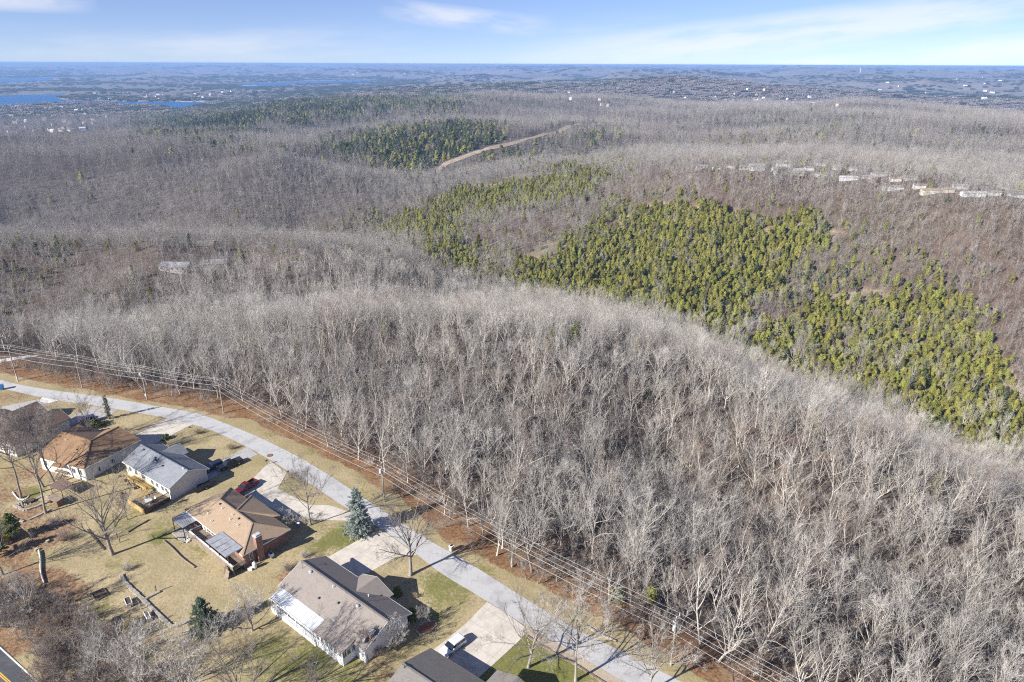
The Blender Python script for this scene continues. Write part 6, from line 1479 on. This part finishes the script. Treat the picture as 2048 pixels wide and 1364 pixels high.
kb = (kind4 == 0) & (r4 < 2900 + 2200 * nprng.uniform(0, 1, len(r4)) ** 1.5); mass('bare_woodland', x4[kb], y4[kb], z4[kb] - 2, grove_src, 4, .8, 1.15, .0, 700.0)
mass('evergreen_woodland', x5[kind5], y5[kind5], z5[kind5] - 4, dgrove_src, 2, 1.8, 2.6, .0, 1500.0)
kb = kind4 > 0; mass('evergreen_woodland', x4[kb], y4[kb], z4[kb] - 2, dgrove_src, 2, .8, 1.15, .0)
# trees growing close in front of the ridge homes
fx, fy = [], []
for hx, hy, hr in HOMES:
    hd = math.hypot(hx, hy)
    for k in range(8):
        back = nprng.uniform(5, 17); side = nprng.uniform(-hr, hr); fx.append(hx - hx / hd * back + hy / hd * side); fy.append(hy - hy / hd * back - hx / hd * side)
fx = np.array(fx); fy = np.array(fy); mass('bare_woodland', fx, fy, terrain(fx, fy), mid_src, len(MIDV), .5, .8)
# brush on the floor of the near wood and the thicket by the lower road
br_src = source('brush_shapes', [make_shrub(500 + s, 1.2, 1.3, 22, .025, 4).mesh('brush_shape', MT[('twig', 'twig_red', 'twig_pale')[s % 3]]) for s in range(6)])
bx, by = woods_points(50, 260, 3.6); k = (-seg_dist(bx, by, WOOD_EDGE) > -1.0) & (seg_dist(bx, by, cenL) < -6) & (nprng.uniform(0, 1, len(bx)) < .75)
bx, by = bx[k], by[k]
LOWB = np.array([G(*p, -3) for p in [(-150,1200),(60,1190),(150,1225),(240,1290),(290,1345),(330,1420),(60,1420),(90,1330),(0,1262),(-150,1150)]])
qx, qy = nprng.uniform(-140, -50, 3400), nprng.uniform(60, 120, 3400); k = inpoly(qx, qy, LOWB); qx, qy = qx[k], qy[k]
bx = np.r_[bx, qx]; by = np.r_[by, qy]; ux, uy = woods_points(50, 330, 5.0); k = (-seg_dist(ux, uy, WOOD_EDGE) > -.5) & (seg_dist(ux, uy, cenL) < -7) & (nprng.uniform(0, 1, len(ux)) < .8); ux, uy = ux[k], uy[k]
vx_, vy_ = nprng.uniform(-190, 40, 5200), nprng.uniform(85, 215, 5200); dW_ = seg_dist(vx_, vy_, WOOD_EDGE); dR_ = seg_dist(vx_, vy_, cenL); pxv = project(vx_, vy_, vx_ * 0)[0]
k = (dW_ > -2) & (dR_ < -5.5) & (nprng.uniform(0, 1, 5200) < np.interp(pxv, [-50, 150, 330, 430, 860, 1300], [.75, .7, .3, .1, .16, .4]) * (dW_ < np.interp(pxv, [0, 420, 480, 800, 880], [30, 12, 3, 3, 9])))
ux = np.r_[ux, vx_[k]]; uy = np.r_[uy, vy_[k]]
def off_path(X_, Y_):
    qx_, qy_, _ = project(X_, Y_, X_ * 0 - .5); return ~inpoly(qx_, qy_, np.array([(-120,725),(0,708),(78,690),(90,712),(50,724),(0,742),(-120,775)], float))
k = off_path(bx, by); bx, by = bx[k], by[k]; k = off_path(ux, uy); ux, uy = ux[k], uy[k]
mass('undergrowth', bx, by, terrain(bx, by), br_src, 6, .6, 1.5, .15)
bt_src = source('thicket_shapes', [joined(mesh_pair(make_bare(seed=520 + s, H=4.2, clear=.12, fork=True, nl=11, ns=6, nt=5, ntt=3, r0=.06, tw=.02, el=(.4, 1.3), sides=4), 'bark_yard', ('twig_red', 'twig_yard')[s % 2]), 'thicket_shape') for s in range(4)])
mass('saplings', ux, uy, terrain(ux, uy), bt_src, 4, .8, 1.9, .15)
k = nprng.uniform(0, 1, len(qx)) < .6; mass('thicket', qx[k], qy[k], terrain(qx[k], qy[k]), bt_src, 4, .6, 1.3, .15)

# ---------------------------------------------------------------- far buildings
def simple_house(name, label, cat, group, loc, rz, L, W_, H, pitch, wm, rm, win=True):
    t = thing(name, label, cat, loc, rz, group)
    m = MB(); wall_with_gables(m, -L/2, L/2, -W_/2, W_/2, -2, H, 0, H + pitch); m.build('wall', MT[wm], t)
    m = MB(); e = .4
    m.slab([(-L/2-e,-W_/2-e,H-.15),(L/2+e,-W_/2-e,H-.15),(L/2+e,0,H+pitch+.12),(-L/2-e,0,H+pitch+.12)],.15); m.slab([(-L/2-e,0,H+pitch+.12),(L/2+e,0,H+pitch+.12),(L/2+e,W_/2+e,H-.15),(-L/2-e,W_/2+e,H-.15)],.15); m.build('roof', MT[rm], t)
    if win:
        k = -L/2 + 1.8
        while k < L/2 - 1:
            mm = MB(); mm.box(k-.55,k+.55,-W_/2-.04,-W_/2,1.0,2.2); mm.build('window', MT['glass'], t); k += 3.2
    return t
MOB = [ # px, py, length, rotation, wall, roof, label
 (1403,331,12,8,'offwhite','grey_metal','white mobile home at the left end of the ridge-top row'),
 (1460,330,9,30,'offwhite','roof_taupe','small beige mobile home second along the ridge-top row, half hidden by trees'),
 (1513,334,15,8,'offwhite','grey_metal','long pale mobile home on the ridge left of the gabled white house'),
 (1566,327,14,15,'white','roof_taupe','white gabled house tallest on the ridge among the mobile homes'),
 (1548,340,4,5,'white','roof_slate','tiny white hut below the gabled ridge house'),
 (1596,343,10,10,'tan_siding','grey_metal','low pale mobile home just right of the gabled ridge house'),
 (1640,325,12,12,'offwhite','roof_taupe','beige mobile home behind the ridge row right of the gabled house'),
 (1648,347,16,8,'offwhite','roof_taupe','grey-roofed long mobile home hidden by bare trees mid ridge'),
 (1673,333,7,6,'white','metal_roof','small square white mobile home mid ridge, back row'),
 (1702,335,11,14,'white','grey_metal','white mobile home with grey roof next to the small square one, back row'),
 (1697,354,17,10,'white','metal_roof','bright white mobile home mid ridge, front row beside a parked car'),
 (1760,346,17,3,'offwhite','grey_metal','very long low pale mobile home on the ridge, back row'),
 (1820,354,14,10,'tan_siding','grey_metal','pale mobile home at the end of the ridge back row'),
 (1785,373,17,8,'offwhite','roof_slate','beige mobile home with dark porch on the right ridge'),
 (1862,380,17,10,'cream','roof_tan','yellow mobile home on the right ridge'),
 (1945,386,20,2,'white','metal_roof','long white mobile home right of the yellow one'),
 (1920,371,12,8,'offwhite','grey_metal','grey mobile home peeking from trees behind the long white one'),
 (2034,388,13,5,'white','roof_taupe','white mobile home at the right edge of the ridge row'),
 (1432,333,8,12,'offwhite','roof_slate','small grey-roofed mobile home between the leftmost white one and the beige one'),
 (1487,333,9,10,'tan_siding','roof_taupe','small tan mobile home left of the long pale ridge home'),
 (1618,334,9,10,'white','roof_slate','small white-walled mobile home with slate roof behind the low pale one'),
 (1732,352,10,14,'tan_siding','grey_metal','tan mobile home with grey roof beside the parked ridge car'),
 (1790,356,10,9,'offwhite','roof_tan','tan-roofed mobile home in front of the very long low pale one'),
 (1838,370,10,12,'offwhite','roof_taupe','small taupe-roofed mobile home between the dark-porched home and the yellow one'),
 (1895,378,9,8,'tan_siding','roof_tan','small tan mobile home just right of the yellow one'),
 (1985,384,11,8,'offwhite','roof_slate','grey-roofed mobile home second from the right edge'),
 (2008,372,8,20,'offwhite','grey_metal','small pale mobile home behind the row at the right edge'),
]
for (qx, qy, L, ro, wm, rm, lb) in MOB:
    p = at(qx, qy + 6); big = 'gabled' in lb
    simple_house('mobile_home', lb, 'mobile home', 'mobile homes along the ridge', zg(p, .1), R(-ro), L * .88, 4.6 if not big else 7, 2.6 if not big else 3.6, .8 if not big else 2.0, wm, rm, len(lb) % 3 == 0)
suv('ridge_car', 'dark car parked beside the bright white ridge home', 'car', zg(at(1728,362)), R(20), MT['car_navy'])
t = simple_house('woodland_house', 'pale grey low house hidden among bare trees on the left spur', 'house', None, zg(at(355,540), .5), R(-5), 17, 9, 3.0, 1.5, 'offwhite', 'grey_metal')
t = simple_house('woodland_barn', 'pale metal roofed barn beside the hidden grey house on the left spur', 'barn', None, zg(at(430,535), .5), R(15), 15, 8, 3.0, 1.6, 'tan_siding', 'grey_metal')
t = simple_house('woodland_cabin', 'dark roofed cabin on top of the left spur behind bare trees', 'cabin', None, zg(at(415,500), .5), R(10), 10, 8, 3.6, 2.2, 'deck_old', 'roof_slate')
rngh = random.Random(77)
def town(n, box, label, group, big=(12, 20)):
    made = 0; tries = 0
    while made < n and tries < n * 6:
        tries += 1
        qx, qy = rngh.uniform(box[0], box[2]), rngh.uniform(box[1], box[3]); p = at(qx, qy)
        if p.z < LAKE_Z + 1: continue
        simple_house('distant_house', label, 'house', group, (p.x, p.y, p.z + 3), R(rngh.uniform(-60, 60)), rngh.uniform(*big), rngh.uniform(7, 10), rngh.uniform(3.5, 6), rngh.uniform(2, 3.5), rngh.choice(['white', 'cream', 'offwhite', 'tan_siding', 'white']), rngh.choice(['roof_taupe', 'roof_slate', 'roof_tan', 'metal_roof', 'roof_dark']), False); made += 1
town(38, (0, 214, 215, 268), 'tiny pale house of the wooded settlement at far left', 'far left settlement houses', (9, 15))
town(9, (0, 264, 150, 276), 'small white house in the row behind the dark left hill', 'houses behind the left hill', (9, 14))
town(14, (160, 188, 330, 200), 'tiny pale house on the wooded peninsula between the two lake arms', 'peninsula houses')
town(16, (380, 183, 490, 196), 'tiny pale lakeside house right of the peninsula', 'lakeside houses')
town(10, (700, 140, 1000, 152), 'faint pale dot of a house on the far blue hills', 'far hill houses', (25, 45))
town(12, (1430, 180, 1580, 205), 'tiny house on the hilltop clearing in the upper right', 'hilltop houses', (8, 14))
town(7, (1130, 186, 1420, 215), 'tiny house among the bare woods of the middle ridge', 'middle ridge houses', (7, 11))
town(12, (1750, 155, 2040, 205), 'faint pale house on the hazy right hills', 'right hill houses', (18, 30))
town(6, (1560, 185, 1700, 225), 'tiny house on the wooded slope right of the hilltop clearing', 'right slope houses', (8, 13))
for k, (qx, qy, L, lb) in enumerate(((500,171.5,120,'long white dock roof on the farthest lake arm'),(375,204.2,60,'white boat dock on the right shore of the near lake arm'),(402,204.0,45,'second white boat dock right of the longer one'))):
    g = G(qx, qy, LAKE_Z); t = thing('boat_dock', lb, 'dock', (g[0], g[1], LAKE_Z + .2), 0); m = MB(); m.box(-L/2,L/2,-9,9,3.2,4.4); m.build('roof', MT['metal_roof'], t); m = MB(); m.box(-L/2,L/2,-8,8,0,.6); m.build('deck', MT['concrete'], t)
    for sx in (-.45,-.15,.15,.45):
        m = MB(); m.box(sx*L-.3,sx*L+.3,-7.8,-7.2,.6,3.2); m.build('post', MT['steel'], t)
p = at(1720, 146); t = thing('water_tower', 'tiny pale water tower on the far right horizon', 'water tower', p); m = MB(); m.bar((0,0,0),(0,0,34),3,3,10); m.build('shaft', MT['trim'], t); m = MB(); m.bar((0,0,34),(0,0,39),4,9,14); m.bar((0,0,39),(0,0,46),9,8,14); m.bar((0,0,46),(0,0,49),8,2,14); m.build('tank', MT['trim'], t)
# bare earth of the power-line cut, the mobile-home street, the near shore
drape('dirt_track', [(848,350),(886,326),(930,310),(978,293.5),(1040,280),(1110,264),(1188,247.5),(1240,233),(1244,234.5),(1192,250),(1116,267),(1046,284),(996,297),(938,314),(896,330),(856,351)], M('dry_cut_grass', (.36,.29,.20), (.25,.19,.135), .11, .95, c3=(.38,.23,.12), s3=.03), .5, 30.0, zg=None)

# ---------------------------------------------------------------- haze
HAZE_DENSITY = 8.5e-5
zmin = float(V[:, 2].min()) - 6.0
m = MB(); m.box(-34000, 34000, -34000, 34000, min(zmin, LAKE_Z - 12), 92.5)
hm = bpy.data.materials.new('haze'); hm.use_nodes = True; hn = hm.node_tree; hn.nodes.clear()
ho = hn.nodes.new('ShaderNodeOutputMaterial'); pv = hn.nodes.new('ShaderNodeVolumePrincipled'); hn.links.new(pv.outputs[0], ho.inputs['Volume'])
pv.inputs['Color'].default_value = (.36, .58, 1.0, 1); pv.inputs['Density'].default_value = HAZE_DENSITY; pv.inputs['Anisotropy'].default_value = 0.0
hz = m.build('haze', hm); tag(hz, kind='stuff'); hz.display_type = 'WIRE'
